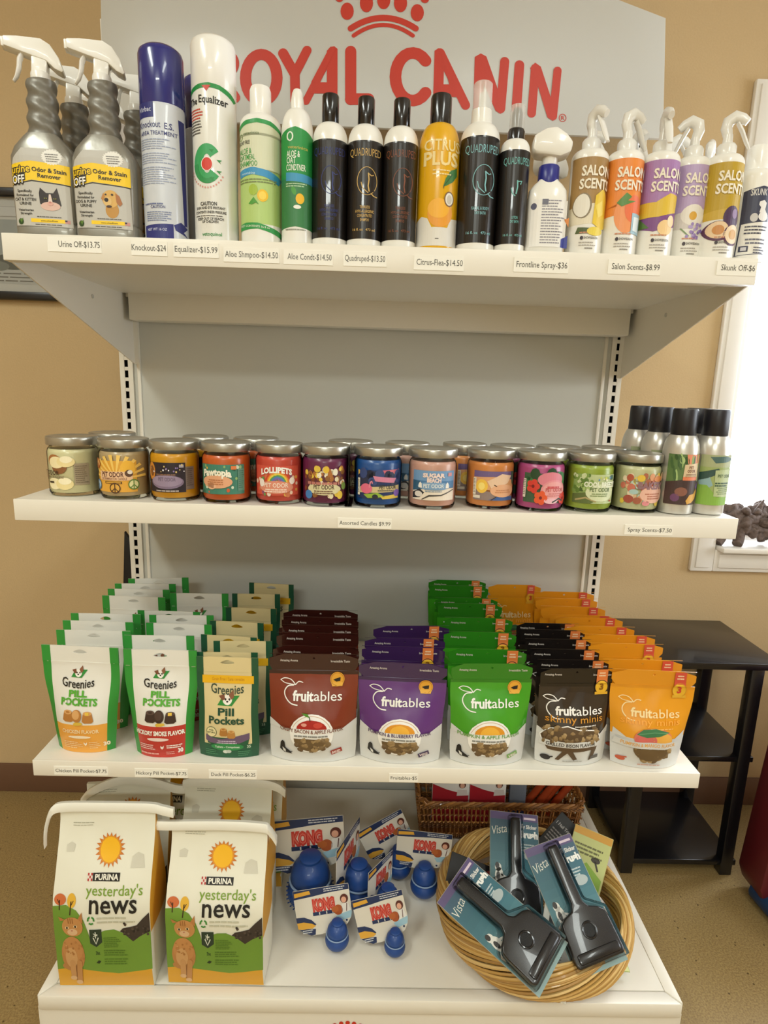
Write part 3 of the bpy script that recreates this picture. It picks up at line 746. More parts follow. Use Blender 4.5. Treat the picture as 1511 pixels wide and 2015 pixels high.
# citrus bottle
CY = mat('#e3ab12', .25, coat=.4)
pr = bullet(.0335, .236, .150, .0145, .193)
t = bottle('yellow citrus shampoo bottle with black cap and white foot', pr, CY, [(.0168, .186), (.0172, .190), (.0170, .232), (.0155, .236), (.001, .2365)], BLK)
d = Decal(1275, 1120, .000285, .000247, .0338)
d.poly([(1150, 950), (1185, 915), (1215, 930), (1240, 985), (1330, 985), (1345, 930), (1400, 915), (1400, 1098), (1150, 1098)], '#ded9cf', 1)
d.txt('CITRUS', 1185, 1385, 525, 62, '#efd795', 2, bold=.02); d.txt('PLUS', 1185, 1375, 612, 76, '#efd795', 2, bold=.03)
d.poly([(1295, 740), (1308, 690), (1335, 640), (1372, 615), (1375, 660), (1350, 705), (1310, 735)], '#3f7a3a', 2); d.stroke([(1298, 750), (1300, 735), (1345, 660)], 4, '#2c4a22', 3)
d.ell(1285, 900, 70, 85, '#e79a2a', 2); d.ell(1275, 870, 60, 60, '#efae2c', 3)
d.ell(1332, 812, 28, 46, '#7a5a3a', 4); d.ell(1332, 812, 22, 38, '#e9e5da', 5); d.ell(1332, 815, 14, 28, '#c9c1b0', 6)
d.lines(1235, 1345, 640, 2, 22, 7, '#f0dca0', 3, 71); d.rect(1262, 1052, 1282, 1057, '#55504a', 3)
d.into(MB(), cyl_map(prof_fn(pr, .0335)), frange(-.055, .055, .004), frange(.14, .19, .005)).build('label', t, flat=True)
place_top(t, 862, 0, .0335)

# white spray with blue collar
t = thing('spray_bottle', 'white spray bottle with navy collar and bulky white head', 'spray bottle', group='white spray bottles with navy collars')
b = MB(); secs = [[(x, y, z) for x, y in rrect(w, dd, 40, 3)] for z, w, dd in ((0, .058, .038), (.003, .063, .042), (.085, .0635, .0425), (.098, .060, .040), (.107, .046, .034), (.112, .034, .030), (.114, .032, .029))]
b.loft(secs, WH); b.build('body', t)
MB().lathe([(.0168, .108), (.0172, .110), (.0165, .134), (.015, .136)], mat('#2b2f86', .3), 32).build('collar', t)
b = MB(); b.lathe([(.0125, .133), (.0125, .148), (.014, .150)], WH, 28)
b.prism([(-.030, .158), (-.024, .150), (.014, .146), (.030, .152), (.033, .168), (.022, .180), (.006, .190), (-.010, .188), (-.029, .178)], -.018, .018, WH, bev=.006)
b.build('spray_head', t)
d = Decal(470, 850, .000318, .000282); d.rect(388, 560, 572, 815, '#ece9e4', 1)
d.lines(440, 560, 565, 16, 15, 6, '#8a8791', 2, 81); d.rect(440, 560, 470, 590, '#6a6a78', 3); d.ell(400, 598, 14, 18, '#50506a', 2); d.poly([(548, 770), (585, 745), (585, 815), (548, 815)], '#3b4497', 2); d.poly([(560, 660), (585, 650), (585, 700)], '#d9863a', 2)
def fm(u, v, z):
    q = min(.97, abs(u)/.0315); return (u, -.021*(1-q**3)**(1/3)-z-.0005, v)
d.into(MB(), fm, frange(-.031, .031, .005)).build('label', t, flat=True)
place_top(t, 1079, 0, .024, radians(-6))
dup(t, 'white spray bottle standing behind the navy-collared one in front', (.290, FY+.115, ZT+.001), (0, 0, radians(40)))

# scent sprays
def mini_trigger(kind):
    b = MB(); cw_ = mat('#e7e4dd', .3, coat=.3)
    b.lathe([(.0145, 0), (.0148, .003), (.0148, .016), (.012, .020), (.0075, .022), (.007, .034), (.001, .035)], cw_, 28)
    b.tube([(0, 0, .030), (-.004, 0, .044), (-.002, 0, .054), (.008, 0, .060), (.018, 0, .056), (.026, 0, .050)], [.007, .0085, .0095, .0095, .008, .006], cw_, 12, flat=.8)
    b.lathe([(.0045, 0), (.005, .002), (.005, .010), (.003, .011)], cw_, 12)
    b2 = MB(); b2.tube([(.012, 0, .050), (.020, 0, .036), (.027, 0, .020), (.033, 0, .008)], [.006, .0065, .006, .004], cw_, 10, flat=.5)
    return b, b2
def scent(label, top, art, turn, h, lab_top=.148):
    t = thing('scent_spray', label, 'spray bottle', group='white scent sprays with fruit labels')
    pr = bullet(.0295, h, .148, .0135, .163)
    MB().lathe(pr, WH, 40).build('body', t)
    hb, tr = mini_trigger(0); o = hb.build('spray_head', t, loc=(0, 0, .160)); o.rotation_euler = (0, 0, turn); tr.build('trigger', o)
    d = Decal(0, 0, .0295/100, .148/1000)         # label coordinates: x -100..100 across the front, y -1000 top .. 0 foot
    d.R = .0300
    d.poly([(-99, -985), (99, -985), (99, -560), (-99, -480)], top, 1)
    d.txt('SALON', -62, 92, -800, 95, '#f0e7d2', 6, bold=.03); d.txt('SCENTS', -68, 92, -670, 95, '#f0e7d2', 6, bold=.03)
    art(d)
    d.lines(-50, 60, -232, 1, 20, 14, '#c98a6a', 4, 5); d.ell(-38, -170, 8, 20, '#3a3035', 4); d.txt('SHOWSEASON', -28, 50, -160, 24, '#55504a', 4); d.lines(-50, 55, -128, 2, 28, 10, '#a9a29a', 4, 6); d.lines(-20, 30, -70, 1, 20, 12, '#8a847c', 4, 7)
    d.into(MB(), cyl_map(.0295), frange(-.05, .05, .004)).build('label', t, flat=True)
    return t
def a1(d):
    d.poly([(-99, -480), (99, -560), (99, -330), (-99, -300)], '#e3d9c0', 1)
    d.ell(-45, -500, 45, 130, '#8a7a5f', 2); d.ell(-48, -500, 38, 118, '#e9e3d6', 3); d.poly([(10, -320), (18, -600), (60, -680), (95, -560), (99, -300), (60, -260)], '#e3c23c', 4); d.poly([(20, -500), (60, -560), (70, -420), (40, -380)], '#ecd565', 5); d.poly([(-60, -280), (10, -270), (40, -215), (-70, -215)], '#4d5a2c', 3); d.ell(30, -240, 45, 45, '#e6cf52', 5)
def a2(d):
    d.poly([(-99, -480), (0, -560), (99, -520), (99, -450), (-99, -400)], '#e78a3a', 1)
    d.ell(0, -420, 62, 190, '#ee9a62', 2); d.ell(38, -480, 52, 140, '#e8744a', 3); d.poly([(-55, -540), (-10, -640), (20, -600), (0, -560), (45, -560), (-30, -500)], '#5d8a45', 4); d.poly([(30, -440), (92, -430), (86, -220), (30, -230)], '#9fc0d0', 5); d.poly([(40, -400), (80, -400), (74, -250), (40, -260)], '#dfeaee', 6)
def a3(d):
    d.poly([(-99, -560), (-40, -560), (30, -650), (92, -640), (80, -470), (-20, -410), (-99, -400)], '#ddba3a', 3); d.poly([(-99, -420), (90, -520), (90, -330), (-40, -260), (-99, -300)], '#7e4a86', 2); d.ell(20, -300, 42, 80, '#eecb92', 4); d.ell(50, -370, 22, 60, '#f0d8ae', 5); d.poly([(-99, -420), (-80, -350), (-60, -300), (-99, -290)], '#5a7a3c', 4)
def a4(d):
    d.poly([(-99, -480), (99, -560), (99, -340), (-99, -320)], '#d5cdc6', 1); d.ell(-5, -470, 62, 110, '#e9e3d8', 2); d.ell(-8, -460, 20, 45, '#d9a53a', 3)
    r = random.Random(3)
    for i in range(26): d.ell(-30+r.random()*80, -380+r.random()*160, 8, 18, ('#9a84c0', '#b3a0d2', '#7f6aa8')[i % 3], 4, n=8)
    d.stroke([(-60, -330), (-20, -250)], 8, '#7f9a6a', 3)
def a5(d):
    d.poly([(-99, -480), (99, -560), (99, -420), (-99, -400)], '#c9a63a', 1)
    d.ell(30, -430, 50, 120, '#4a3050', 2); d.ell(45, -470, 18, 50, '#8a6f95', 3); d.ell(-35, -290, 62, 105, '#5a3450', 3); d.ell(-35, -300, 52, 90, '#e7c9a2', 4); d.ell(-35, -300, 28, 50, '#c98a4a', 5); d.ell(45, -250, 55, 110, '#5a3450', 4); d.ell(45, -258, 46, 98, '#ead2b0', 5); d.ell(45, -258, 24, 52, '#d0a060', 6)
SC = [('tan-topped scent spray with pineapple and coconut label', '#a3804a', a1, radians(-60), .225, 1158),
      ('orange-topped scent spray with peach and glass label', '#e98a35', a2, radians(10), .225, 1227),
      ('purple-topped scent spray with mango and ginger label', '#a77bb0', a3, radians(-95), .225, 1297),
      ('lilac-topped scent spray with lavender label', '#b7a0c6', a4, radians(150), .225, 1359),
      ('mustard-topped scent spray with passion fruit label', '#bb9a22', a5, radians(-25), .225, 1422)]
sp = []
for lab, top, art, turn, h, px in SC:
    t = place_top(scent(lab, top, art, turn, h), px, .016 if px == 1359 else 0, .0295, radians((px-1280)*.0)); sp.append(t)
for i, (lab, x, dy) in enumerate((('white scent spray half hidden behind the pineapple spray', .362, .095), ('white scent spray half hidden behind the gap next to the mango spray', .437, .085), ('white scent spray half hidden behind the lavender spray', .508, .095), ('white scent spray half hidden behind the passion fruit spray', .578, .105))):
    o = dup(sp[(i+2) % 5], lab, (x, FY+.03+dy, ZT+.001), (0, 0, (1.0, 2.4, .2, 2.0)[i]))
# skunk bottle
pr = bullet(.0285, .184, .132, .014, .148)
t = bottle('white bottle with navy label and white skunk silhouettes at the window end', pr, WH, [(.0175, .142), (.0178, .146), (.0172, .180), (.015, .184), (.001, .1845)], WH)
d = Decal(1430, 870, .000285, .000282, .029)
NB = '#3a3c52'
d.poly([(1345, 480), (1430, 455), (1515, 470), (1515, 640), (1345, 660)], NB, 1); d.stroke([(1348, 660), (1342, 832), (1500, 820), (1515, 660)], 5, NB, 1)
d.txt('SKUNK OFF', 1372, 1508, 505, 34, '#d6d3d0', 2, bold=.02)
d.poly([(1420, 540), (1445, 530), (1462, 545), (1458, 580), (1470, 600), (1450, 605), (1425, 598), (1430, 570), (1418, 556)], '#e9e6e2', 2); d.ell(1452, 618, 30, 26, '#e9e6e2', 3); d.ell(1402, 625, 20, 24, '#c9c6c4', 2)
d.lines(1365, 1500, 670, 3, 18, 8, '#4a4a58', 2, 91); d.lines(1365, 1500, 740, 2, 20, 9, '#6a6a78', 2, 92, True); d.rect(1352, 780, 1392, 812, NB, 2); d.rect(1360, 786, 1384, 806, '#cfccd0', 3); d.lines(1420, 1500, 785, 3, 14, 7, '#5a5a68', 2, 93)
d.into(MB(), cyl_map(prof_fn(pr, .0285)), frange(-.05, .05, .004)).build('label', t, flat=True)
place_top(t, 1486, .016, .0285)

# ------------------------------------------------------------------ candles on the middle shelf
LID = mat('#b7b4aa', .30, metal=.8, bump=.05, bscale=120, name='brushed_lid')
GLS = clear('#fafbf8', .03, 1.14, .99, 'jar_glass')
def sprinkle(d, n, x0, x1, y0, y1, cols, l, r0=6, r1=12, seed=1, asp=1.0):
    r = random.Random(seed)
    for i in range(n):
        k = r0+(r1-r0)*r.random(); d.ell(x0+(x1-x0)*r.random(), y0+(y1-y0)*r.random(), k, k*asp, cols[i % len(cols)], l+(i % 3), n=9, rot=r.random()*90)
def k1(d):
    d.ell(-40, 10, 34, 22, '#a9703c', 1); d.ell(-20, 28, 34, 26, '#8a5a34', 1); d.ell(-30, 15, 36, 20, '#efe0b0', 2); d.ell(10, 12, 36, 18, '#ead79c', 3); d.ell(12, 4, 24, 12, '#f3e8c2', 4)
    d.ell(-45, 88, 34, 20, '#eee0b4', 2); d.ell(0, 88, 36, 20, '#e5d296', 3); d.ell(2, 78, 26, 12, '#f3e8c2', 4)
    d.txt('PET ODOR', -115, -20, 58, 15, '#4a3526', 6, bold=.02); d.txt('EXTERMINATOR CANDLE', -110, 0, 68, 7, '#6b5038', 6); d.rect(-70, 80, -45, 86, '#2f2418', 6)
    d.rect(40, 18, 100, 92, '#a3947b', 1); d.lines(44, 96, 26, 9, 7, 3, '#7d6e58', 2, 3)
def k2(d):
    d.rect(-105, 0, 80, 100, '#dda23a', 1)
    for i in range(12):
        a = radians(15*i+4); b_ = radians(15*i+11); d.poly([(-5, 60), (-5+130*cos(a), 60-80*sin(a)), (-5+130*cos(b_), 60-80*sin(b_))], '#eec565', 2)
    d.rect(-105, 100, 80, 106, '#dda23a', 1); d.ell(45, 25, 30, 26, '#e9b23c', 3)
    d.rect(-78, 36, 62, 66, '#e6bd95', 4); d.txt('PET ODOR', -66, 28, 54, 16, '#5b2f24', 5, bold=.02); d.txt('EXTERMINATOR CANDLE', -66, 40, 64, 7, '#8a5a40', 5); d.ell(48, 42, 16, 12, '#5c3f30', 5); d.ell(52, 38, 10, 7, '#e8dccb', 6)
    d.rect(-50, 70, 20, 77, '#42301f', 5); d.rect(-46, 71.5, 16, 75.5, '#d9a23c', 6)
    for x, y, c, q in ((65, 80, '#5c7f36', '#e0d9a0'), (-98, 84, '#3f6f9c', '#b9cfdc'), (-8, 92, '#4a2f1e', '#dba64a'), (-100, 12, '#b5622a', '#e3ac6a')):
        d.ell(x, y, 22, 18, q, 5); d.ring(x, y, 22, 18, 4, c, 6); d.rect(x-1.8, y-17, x+1.8, y+17, c, 7); d.stroke([(x-14, y+12), (x, y), (x+14, y+12)], 3.4, c, 8, cap=False)
def k3(d):
    d.rect(-100, 0, 62, 100, '#241c26', 1); d.rect(62, 14, 102, 92, '#7a6a62', 1); d.lines(66, 98, 20, 9, 7, 3, '#5a4c46', 2, 3)
    d.ell(-88, 30, 22, 30, '#c98232', 2); d.ell(-85, 30, 12, 18, '#7a4a22', 3); d.ell(-18, 65, 72, 24, '#7d6c84', 2); d.ell(-18, 62, 66, 19, '#94839a', 3); d.lines(-60, 30, 38, 1, 8, 5, '#7a5a48', 3, 8)
    d.txt('PET ODOR', -50, 22, 62, 12, '#6a5a70', 4); sprinkle(d, 16, -95, 55, 5, 40, ['#d9c07a', '#8f7ab0', '#e6e0e6'], 4, 1.5, 3.5, 2); d.rect(36, 6, 54, 16, '#a9a2ac', 4); d.lines(-70, 40, 93, 1, 6, 4, '#bdb0a8', 4, 9, True)
def k4(d):
    d.rect(-100, 0, 100, 100, '#3f7d69', 1); sprinkle(d, 30, -95, 95, 6, 95, ['#cfd8c0', '#8fb06a', '#c65a34', '#e2b24a', '#2c5a4a'], 2, 3, 7, 5)
    d.ell(-20, 58, 66, 22, '#dfa37c', 6); d.ell(-40, 72, 20, 12, '#e6b490', 6); d.lines(-62, 20, 50, 3, 7, 4, '#b9774c', 7, 6, True)
    d.txt('Pawtopia', -80, 42, 36, 22, '#f0ead6', 7, bold=.05, arc=6); d.rect(40, 4, 62, 16, '#d97a44', 6); d.rect(68, 14, 98, 88, '#5d8d78', 6); d.lines(71, 96, 20, 9, 7, 3, '#3a6a58', 7, 7)
def k5(d):
    d.rect(-98, 0, 98, 100, '#cf5340', 1); sprinkle(d, 40, -95, 95, 30, 98, ['#d9a24a', '#6a8f4a', '#e7d3c0', '#8a4a6a', '#c9744a', '#e9c9b0'], 2, 5, 10, 8)
    for i, c in enumerate(('#c8402c', '#e08a34', '#e6c84a', '#5a9a4a', '#4a7ab0', '#7a5aa0')): d.ring(8, 58, 52-i*6, 44-i*5, 7, c, 6, 180, 360)
    d.ell(0, 72, 72, 22, '#d98a70', 7); d.txt('PET ODOR', -50, 50, 72, 14, '#efd9c8', 8, bold=.02); d.lines(-50, 50, 78, 2, 7, 4, '#f0d8c8', 8, 9, True)
    d.txt('LOLLIPETS', -62, 66, 22, 18, '#f2efe6', 8, bold=.05, arc=9); d.ell(-60, 58, 12, 14, '#efe2d8', 8); d.ell(66, 50, 12, 12, '#efe2d8', 8)
def k6(d):
    d.rect(-92, 6, 92, 96, '#5d2a35', 1); sprinkle(d, 70, -90, 90, 2, 98, ['#8a5a2c', '#c98a3a', '#e3c44a', '#ded3b0', '#7a3c24', '#a86a34', '#f0e6d0'], 2, 6, 11, 12)
    d.ell(0, 72, 70, 20, '#d8cfa2', 6); d.txt('PET ODOR', -42, 42, 72, 14, '#4a2a22', 7, bold=.02); d.lines(-44, 44, 77, 2, 7, 4, '#7a5a44', 7, 13, True); d.lines(-70, 70, 48, 1, 9, 9, '#b9766a', 7, 14)
    d.ell(-66, 92, 18, 15, '#3f7ab8', 7); d.ell(66, 92, 13, 14, '#e2bf3a', 7); d.ell(84, 62, 11, 13, '#7d9a4a', 7); d.ell(8, 6, 12, 12, '#dfb93a', 6); d.ell(-30, 4, 11, 11, '#dfc04a', 6); d.ell(46, 14, 10, 12, '#e9e2cc', 6)
def k7(d):
    d.rect(-92, 4, 100, 100, '#25345f', 1); d.poly([(-92, 4), (-40, 14), (-92, 30)], '#d9b050', 2); d.poly([(0, 4), (100, 0), (100, 26), (30, 22)], '#d06a78', 2); d.poly([(40, 14), (100, 14), (100, 36), (60, 34)], '#dbb845', 3)
    sprinkle(d, 18, -80, 90, 10, 46, ['#1c2238', '#2a2f4a', '#35477a'], 3, 10, 20, 15); d.poly([(-20, 22), (80, 30), (70, 46), (-10, 40)], '#cf7f9a', 6)
    d.poly([(-92, 62), (100, 54), (100, 74), (-92, 82)], '#cdb98a', 4); d.ell(-48, 66, 26, 17, '#dd6a86', 6); d.stroke([(-34, 60), (-30, 44), (-24, 40), (-22, 46)], 5, '#e2879a', 7)
    d.poly([(-60, 86), (0, 78), (30, 92), (-40, 98)], '#8fae3a', 6); d.poly([(10, 90), (90, 84), (96, 98), (20, 100)], '#d5b84a', 6); d.ell(84, 80, 16, 12, '#7a5ab0', 7); d.ell(-10, 92, 12, 8, '#1f2430', 7)
    d.txt('PET ODOR', 6, 80, 66, 13, '#3a3a30', 7, bold=.02); d.lines(0, 80, 69, 1, 6, 4, '#6a6450', 7, 16); d.rect(-90, 32, -78, 90, '#e0dac8', 7); d.lines(-89, -79, 38, 9, 5, 2, '#333333', 8, 17)
def k8(d):
    d.rect(-96, 0, 96, 40, '#6f97c0', 1); d.rect(-96, 34, 96, 60, '#4a7aa8', 2); d.rect(-96, 58, 96, 100, '#e6d9c8', 2); d.poly([(-96, 34), (-60, 36), (-40, 62), (-96, 70)], '#2f5a78', 3)
    d.poly([(-96, 76), (-60, 62), (-40, 74), (-60, 92), (-96, 96)], '#2c2f36', 3); d.ell(-66, 80, 18, 10, '#d9d2ca', 4); d.stroke([(-50, 98), (-20, 84), (30, 82), (92, 64)], [3, 6, 4, 3], '#4a4440', 4, cap=False)
    d.txt('SUGAR', -48, 44, 22, 13, '#ecd4cc', 5, bold=.06); d.txt('BEACH', -30, 28, 38, 13, '#ecd4cc', 5, bold=.06); d.ell(0, 52, 70, 14, '#7da0c2', 4); d.txt('PET ODOR', -44, 40, 57, 12, '#e3e6e4', 6, bold=.02); d.lines(-40, 40, 62, 2, 6, 3, '#7a92a8', 6, 18, True)
    for x in (-58, 56): d.poly([(x-8, 58), (x-6, 44), (x, 38), (x+6, 44), (x+8, 58)], '#ece8e0', 6)
    d.rect(58, 6, 78, 18, '#c98a90', 5)
def k9(d):
    d.rect(-90, 0, 96, 34, '#6d5a86', 1); d.poly([(-90, 22), (0, 18), (96, 30), (96, 64), (-90, 64)], '#d9a070', 2); d.ell(-52, 52, 26, 24, '#eec04a', 3); d.ell(-52, 52, 14, 13, '#f6dc7a', 4)
    d.poly([(-30, 34), (30, 8), (80, 14), (60, 40), (-10, 60)], '#e5c3a4', 4); d.ell(40, 66, 56, 22, '#e3ad86', 5); d.lines(0, 80, 62, 2, 7, 4, '#c98a62', 6, 19, True)
    d.poly([(-90, 64), (-10, 70), (96, 84), (96, 100), (-90, 100)], '#8d7a74', 2); d.poly([(-20, 98), (20, 84), (96, 88), (96, 100)], '#3f5f9a', 3); d.stroke([(-10, 98), (10, 86)], 3, '#3a2a22', 6); d.stroke([(0, 46), (10, 50)], 3, '#4a3020', 6)
    d.poly([(78, 0), (96, 0), (96, 50), (86, 40)], '#3a5a48', 5); d.rect(-90, 24, -76, 82, '#e5dccb', 6); d.lines(-88, -78, 28, 10, 5, 2, '#6a5a4a', 7, 20); d.rect(-88, 84, -56, 94, '#ded4c2', 6)
def k10(d):
    d.rect(-94, 0, 96, 100, '#3f5a40', 1); sprinkle(d, 16, -90, 90, 2, 40, ['#2c5a34', '#3d7a48', '#234428'], 2, 14, 26, 21); d.ell(20, 20, 56, 26, '#d97f8e', 5); d.ell(36, 58, 58, 38, '#df8f96', 6); d.ell(36, 56, 50, 30, '#e4a0a0', 7); d.txt('PET ODOR', -2, 78, 60, 12, '#b84a4c', 8, bold=.02); d.lines(0, 78, 66, 2, 7, 3, '#c26a68', 8, 23, True); d.lines(4, 76, 42, 1, 8, 8, '#c9545a', 8, 24)
    for x, y, k, c in ((-52, 44, 20, '#cf3c30'), (-20, 82, 20, '#e0572c'), (84, 84, 18, '#d23e34')):
        for i in range(5): d.ell(x+k*.75*cos(i*1.257), y+k*.7*sin(i*1.257), k*.62, k*.55, c, 8, n=12)
        d.ell(x, y, k*.3, k*.28, '#7a1c1c', 9)
    d.ell(24, 92, 30, 10, '#e9b8c0', 8); d.stroke([(30, 96), (60, 84), (80, 92)], 5, '#2a3a30', 9); d.rect(-94, 20, -82, 84, '#ddd3c4', 8); d.lines(-93, -83, 24, 9, 6, 2, '#333333', 9, 25)
def k11(d):
    d.rect(-96, 0, 96, 100, '#b9c592', 1); d.rect(-96, 0, -40, 70, '#8ba55c', 2); sprinkle(d, 34, -94, -20, 2, 60, ['#7c9a48', '#a6bd72', '#5d7c34', '#c9d3a2'], 3, 5, 10, 26)
    d.poly([(-96, 70), (-40, 62), (20, 82), (-20, 100), (-96, 100)], '#5c6b38', 3); d.stroke([(-80, 90), (-40, 80), (0, 92)], 6, '#a99a68', 4); d.poly([(-70, 60), (-60, 20), (-52, 60)], '#44602a', 4)
    d.ell(22, 62, 64, 30, '#d3dab2', 5); d.txt('COOL BREEZE', -50, 92, 42, 16, '#e6ead2', 7, bold=.05); d.txt('PET ODOR', -26, 62, 58, 13, '#5c7040', 7, bold=.02); d.lines(-26, 64, 64, 2, 7, 4, '#8a9a68', 7, 27, True); sprinkle(d, 8, 0, 60, 8, 24, ['#5a8ac0', '#e6e3c0', '#8fae4a', '#c9d050'], 7, 3, 6, 28); d.rect(64, 2, 82, 18, '#2e5a4a', 6); d.rect(66, 88, 78, 93, '#a8352c', 6)
def k12(d):
    sprinkle(d, 46, -92, 96, 2, 98, ['#d9b58c', '#c9725c', '#e6d3b4', '#a9654a', '#e0c24a', '#b9ccc0', '#d99a70', '#ead9c4'], 1, 9, 16, 31)
    d.ell(40, 66, 60, 30, '#e5b5a0', 6); d.lines(0, 80, 62, 3, 8, 4, '#b9765e', 7, 32, True); d.txt('BAKERY', -30, 94, 46, 22, '#8f6a70', 7, bold=.06); d.ell(-62, 84, 20, 14, '#a04c3c', 6); d.ell(-28, 88, 16, 12, '#a05a40', 6); d.ell(8, 96, 16, 9, '#d98a8c', 6); d.ell(-44, 58, 18, 9, '#a9c4c0', 6)
    d.ell(-62, 10, 14, 12, '#b4583e', 6); d.ell(-20, 10, 16, 12, '#e0bc42', 6); d.ell(60, 12, 26, 10, '#d9894c', 6)
GC = 'jar candles on the middle shelf'
def candle(label, wax, art, turn=0.0, grp=GC):
    t = thing('jar_candle', label, 'candle', group=grp)
    g = MB(); R = .0410
    g.lathe([(.034, .0003), (.0385, .0012), (R, .006), (R, .074), (.0395, .080), (.0365, .084), (.0365, .092)], GLS, 44, c1=False)
    g.build('glass_jar', t)
    MB().lathe([(.030, .0045), (.0375, .006), (.0398, .010), (.0398, .0735), (.0392, .0765), (.037, .080), (.020, .0805), (.001, .0805)], mat(wax, .35, coat=.3), 40).build('wax', t)
    MB().lathe([(.0375, .0865), (.0412, .0868), (.0418, .088), (.0418, .0985), (.041, .1005), (.0395, .1012), (.038, .1005), (.001, .1005)], LID, 44).build('lid', t)
    if art:
        d = Decal(0, 100+.016/.00050, R/100, .00050); art(d)
        d.into(MB(), cyl_map(R+.0004, turn), frange(-.06, .06, .004)).build('label', t, flat=True)
    return t
CND = [(127, 978, 'cream jar candle with cupcake label at the end of its row', '#e4dcae', k1, .05), (230, 984, 'tan jar candle with sunburst and peace-sign label', '#bfa47a', k2, .05), (332, 988, 'amber jar candle with dark night-sky label', '#dc9a14', k3, .1),
       (436, 992, 'orange jar candle with green speckled label', '#d15f28', k4, 0), (543, 994, 'coral red jar candle with rainbow label', '#d24a3c', k5, 0), (637, 998, 'dark purple jar candle with cereal-shape label', '#6d2450', k6, 0),
       (742, 1003, 'blue jar candle with tropical flamingo label', '#2256a0', k7, 0), (852, 1004, 'pale pink jar candle with beach label', '#d9a596', k8, 0), (969, 1004, 'light orange jar candle with sunset label', '#e08c4a', k9, 0),
       (1070, 1009, 'magenta jar candle with red hibiscus label', '#bd4f8c', k10, 0), (1168, 1010, 'lime green jar candle with garden label', '#9fb340', k11, 0), (1263, 1011, 'pale cream jar candle with pastel bakery label beside the spray cans', '#d3d1a4', k12, 0)]
cs = []
for px, py, lab, wax, art, tn in CND:
    t = candle(lab, wax, art, tn); p = at_z(px, py, ZM); t.location = (p.x, max(p.y+.0405, -FM+.046), ZM+.0006); cs.append(t)
for i, dx, dy, lab in ((0, .040, .090, 'cream jar candle peeking out behind the cupcake candle'), (2, .036, .092, 'amber jar candle behind the gap next to the night-sky candle'), (3, .042, .093, 'orange jar candle behind the gap next to the green speckled candle'),
                       (5, .048, .092, 'dark purple jar candle behind the gap next to the cereal-shape candle'), (7, -.050, .090, 'pink jar candle behind the gap before the beach candle'), (8, -.042, .095, 'orange jar candle standing behind the beach and sunset candles'),
                       (9, -.040, .090, 'magenta jar candle behind the gap before the hibiscus candle'), (10, -.038, .092, 'green jar candle behind the gap before the garden candle'), (11, -.034, .092, 'cream jar candle behind the gap before the bakery candle')):
    o = dup(cs[i], lab, cs[i].location+Vector((dx*.8, dy, 0)), (0, 0, .5))
dv = at_z(684, 1001, ZM)
t = thing('shelf_divider', 'clear upright plastic divider between the purple and blue candles', 'divider', (dv.x, -FM+.012, ZM+.001))
MB().box(-.0008, .0008, 0, .10, 0, .100, clear('#eef0ec', .1, 1.5, .9, 'acrylic'), bev=.0003).build('upright_sheet', t)
MB().box(-.006, .006, 0, .10, 0.0004, .0014, clear('#eef0ec', .1, 1.5, .9, 'acrylic')).build('foot', t)

# silver spray cans
ALU = mat('#d3d0c8', .28, metal=.55, name='brushed_aluminium')
def spraycan(label, art, turn=0):
    t = thing('spray_can', label, 'spray can', group='silver pet-scent spray cans')
    pr = [(.0265, 0), (.0290, .0015), (.0295, .005), (.0295, .104), (.0290, .112), (.0272, .121), (.0245, .129), (.0225, .133), (.0215, .135)]
    MB().lathe(pr, ALU, 40).build('can', t)
    MB().lathe([(.0198, .1345), (.0206, .136), (.0202, .176), (.0190, .1795), (.001, .180)], mat('#1c1a20', .4, name='cap_black'), 36).build('cap', t)
    d = Decal(0, 100+.018/.00086, .0295/100, .00086); art(d)
    d.into(MB(), cyl_map(.0298, turn), frange(-.06, .06, .004)).build('label', t, flat=True); return t
def s1(d):
    d.rect(-120, 0, 110, 100, '#5d7a46', 1); d.poly([(-20, 0), (110, 0), (110, 16), (20, 24), (-10, 18)], '#dd8d6c', 2); sprinkle(d, 26, -110, 100, 4, 60, ['#46663a', '#86a862', '#a9c27e', '#35552c'], 2, 8, 18, 41, .5)
    d.poly([(-120, 56), (0, 48), (110, 56), (110, 100), (-120, 100)], '#453230', 5); d.poly([(-26, 20), (60, 16), (66, 44), (-30, 48)], '#d9c09a', 6); d.txt('PET', -2, 26, 28, 5, '#7a4a34', 7, bold=.03); d.txt('ODOR', -10, 40, 35, 5, '#7a4a34', 7, bold=.03); d.lines(-22, 54, 38, 3, 2.5, 1.2, '#8a6a4c', 7, 42, True); d.rect(-30, 44, 62, 51, '#df7f56', 7)
    d.poly([(0, 92), (20, 80), (50, 78), (74, 68), (84, 74), (70, 88), (40, 96), (10, 99)], '#d5a048', 7); d.ell(-30, 74, 34, 9, '#8a5a4a', 6); d.ell(-60, 86, 24, 8, '#6d4468', 6); d.ell(80, 64, 18, 6, '#6a4a90', 6)
def s2(d):
    d.rect(-110, 0, 110, 100, '#9fae6c', 1); d.rect(-110, 0, 110, 24, '#a8ae84', 2); d.poly([(-60, 4), (30, 2), (100, 8), (30, 14), (-30, 16)], '#4d6a66', 3); d.poly([(-110, 36), (-10, 26), (10, 34), (-60, 46), (-110, 52)], '#33504a', 3); d.poly([(-110, 52), (-50, 44), (-30, 60), (-90, 76)], '#8fb0b4', 3)
    d.poly([(-110, 60), (-60, 60), (0, 84), (110, 76), (110, 100), (-110, 100)], '#86b048', 4); d.poly([(-26, 30), (96, 26), (100, 84), (-20, 82)], '#b4c092', 5); d.txt('PET ODOR', -10, 84, 44, 6, '#4a6244', 6, bold=.02); d.lines(-20, 90, 54, 2, 5, 3, '#46604c', 6, 44); d.lines(-10, 84, 64, 4, 4, 1.6, '#6a8058', 6, 45, True)
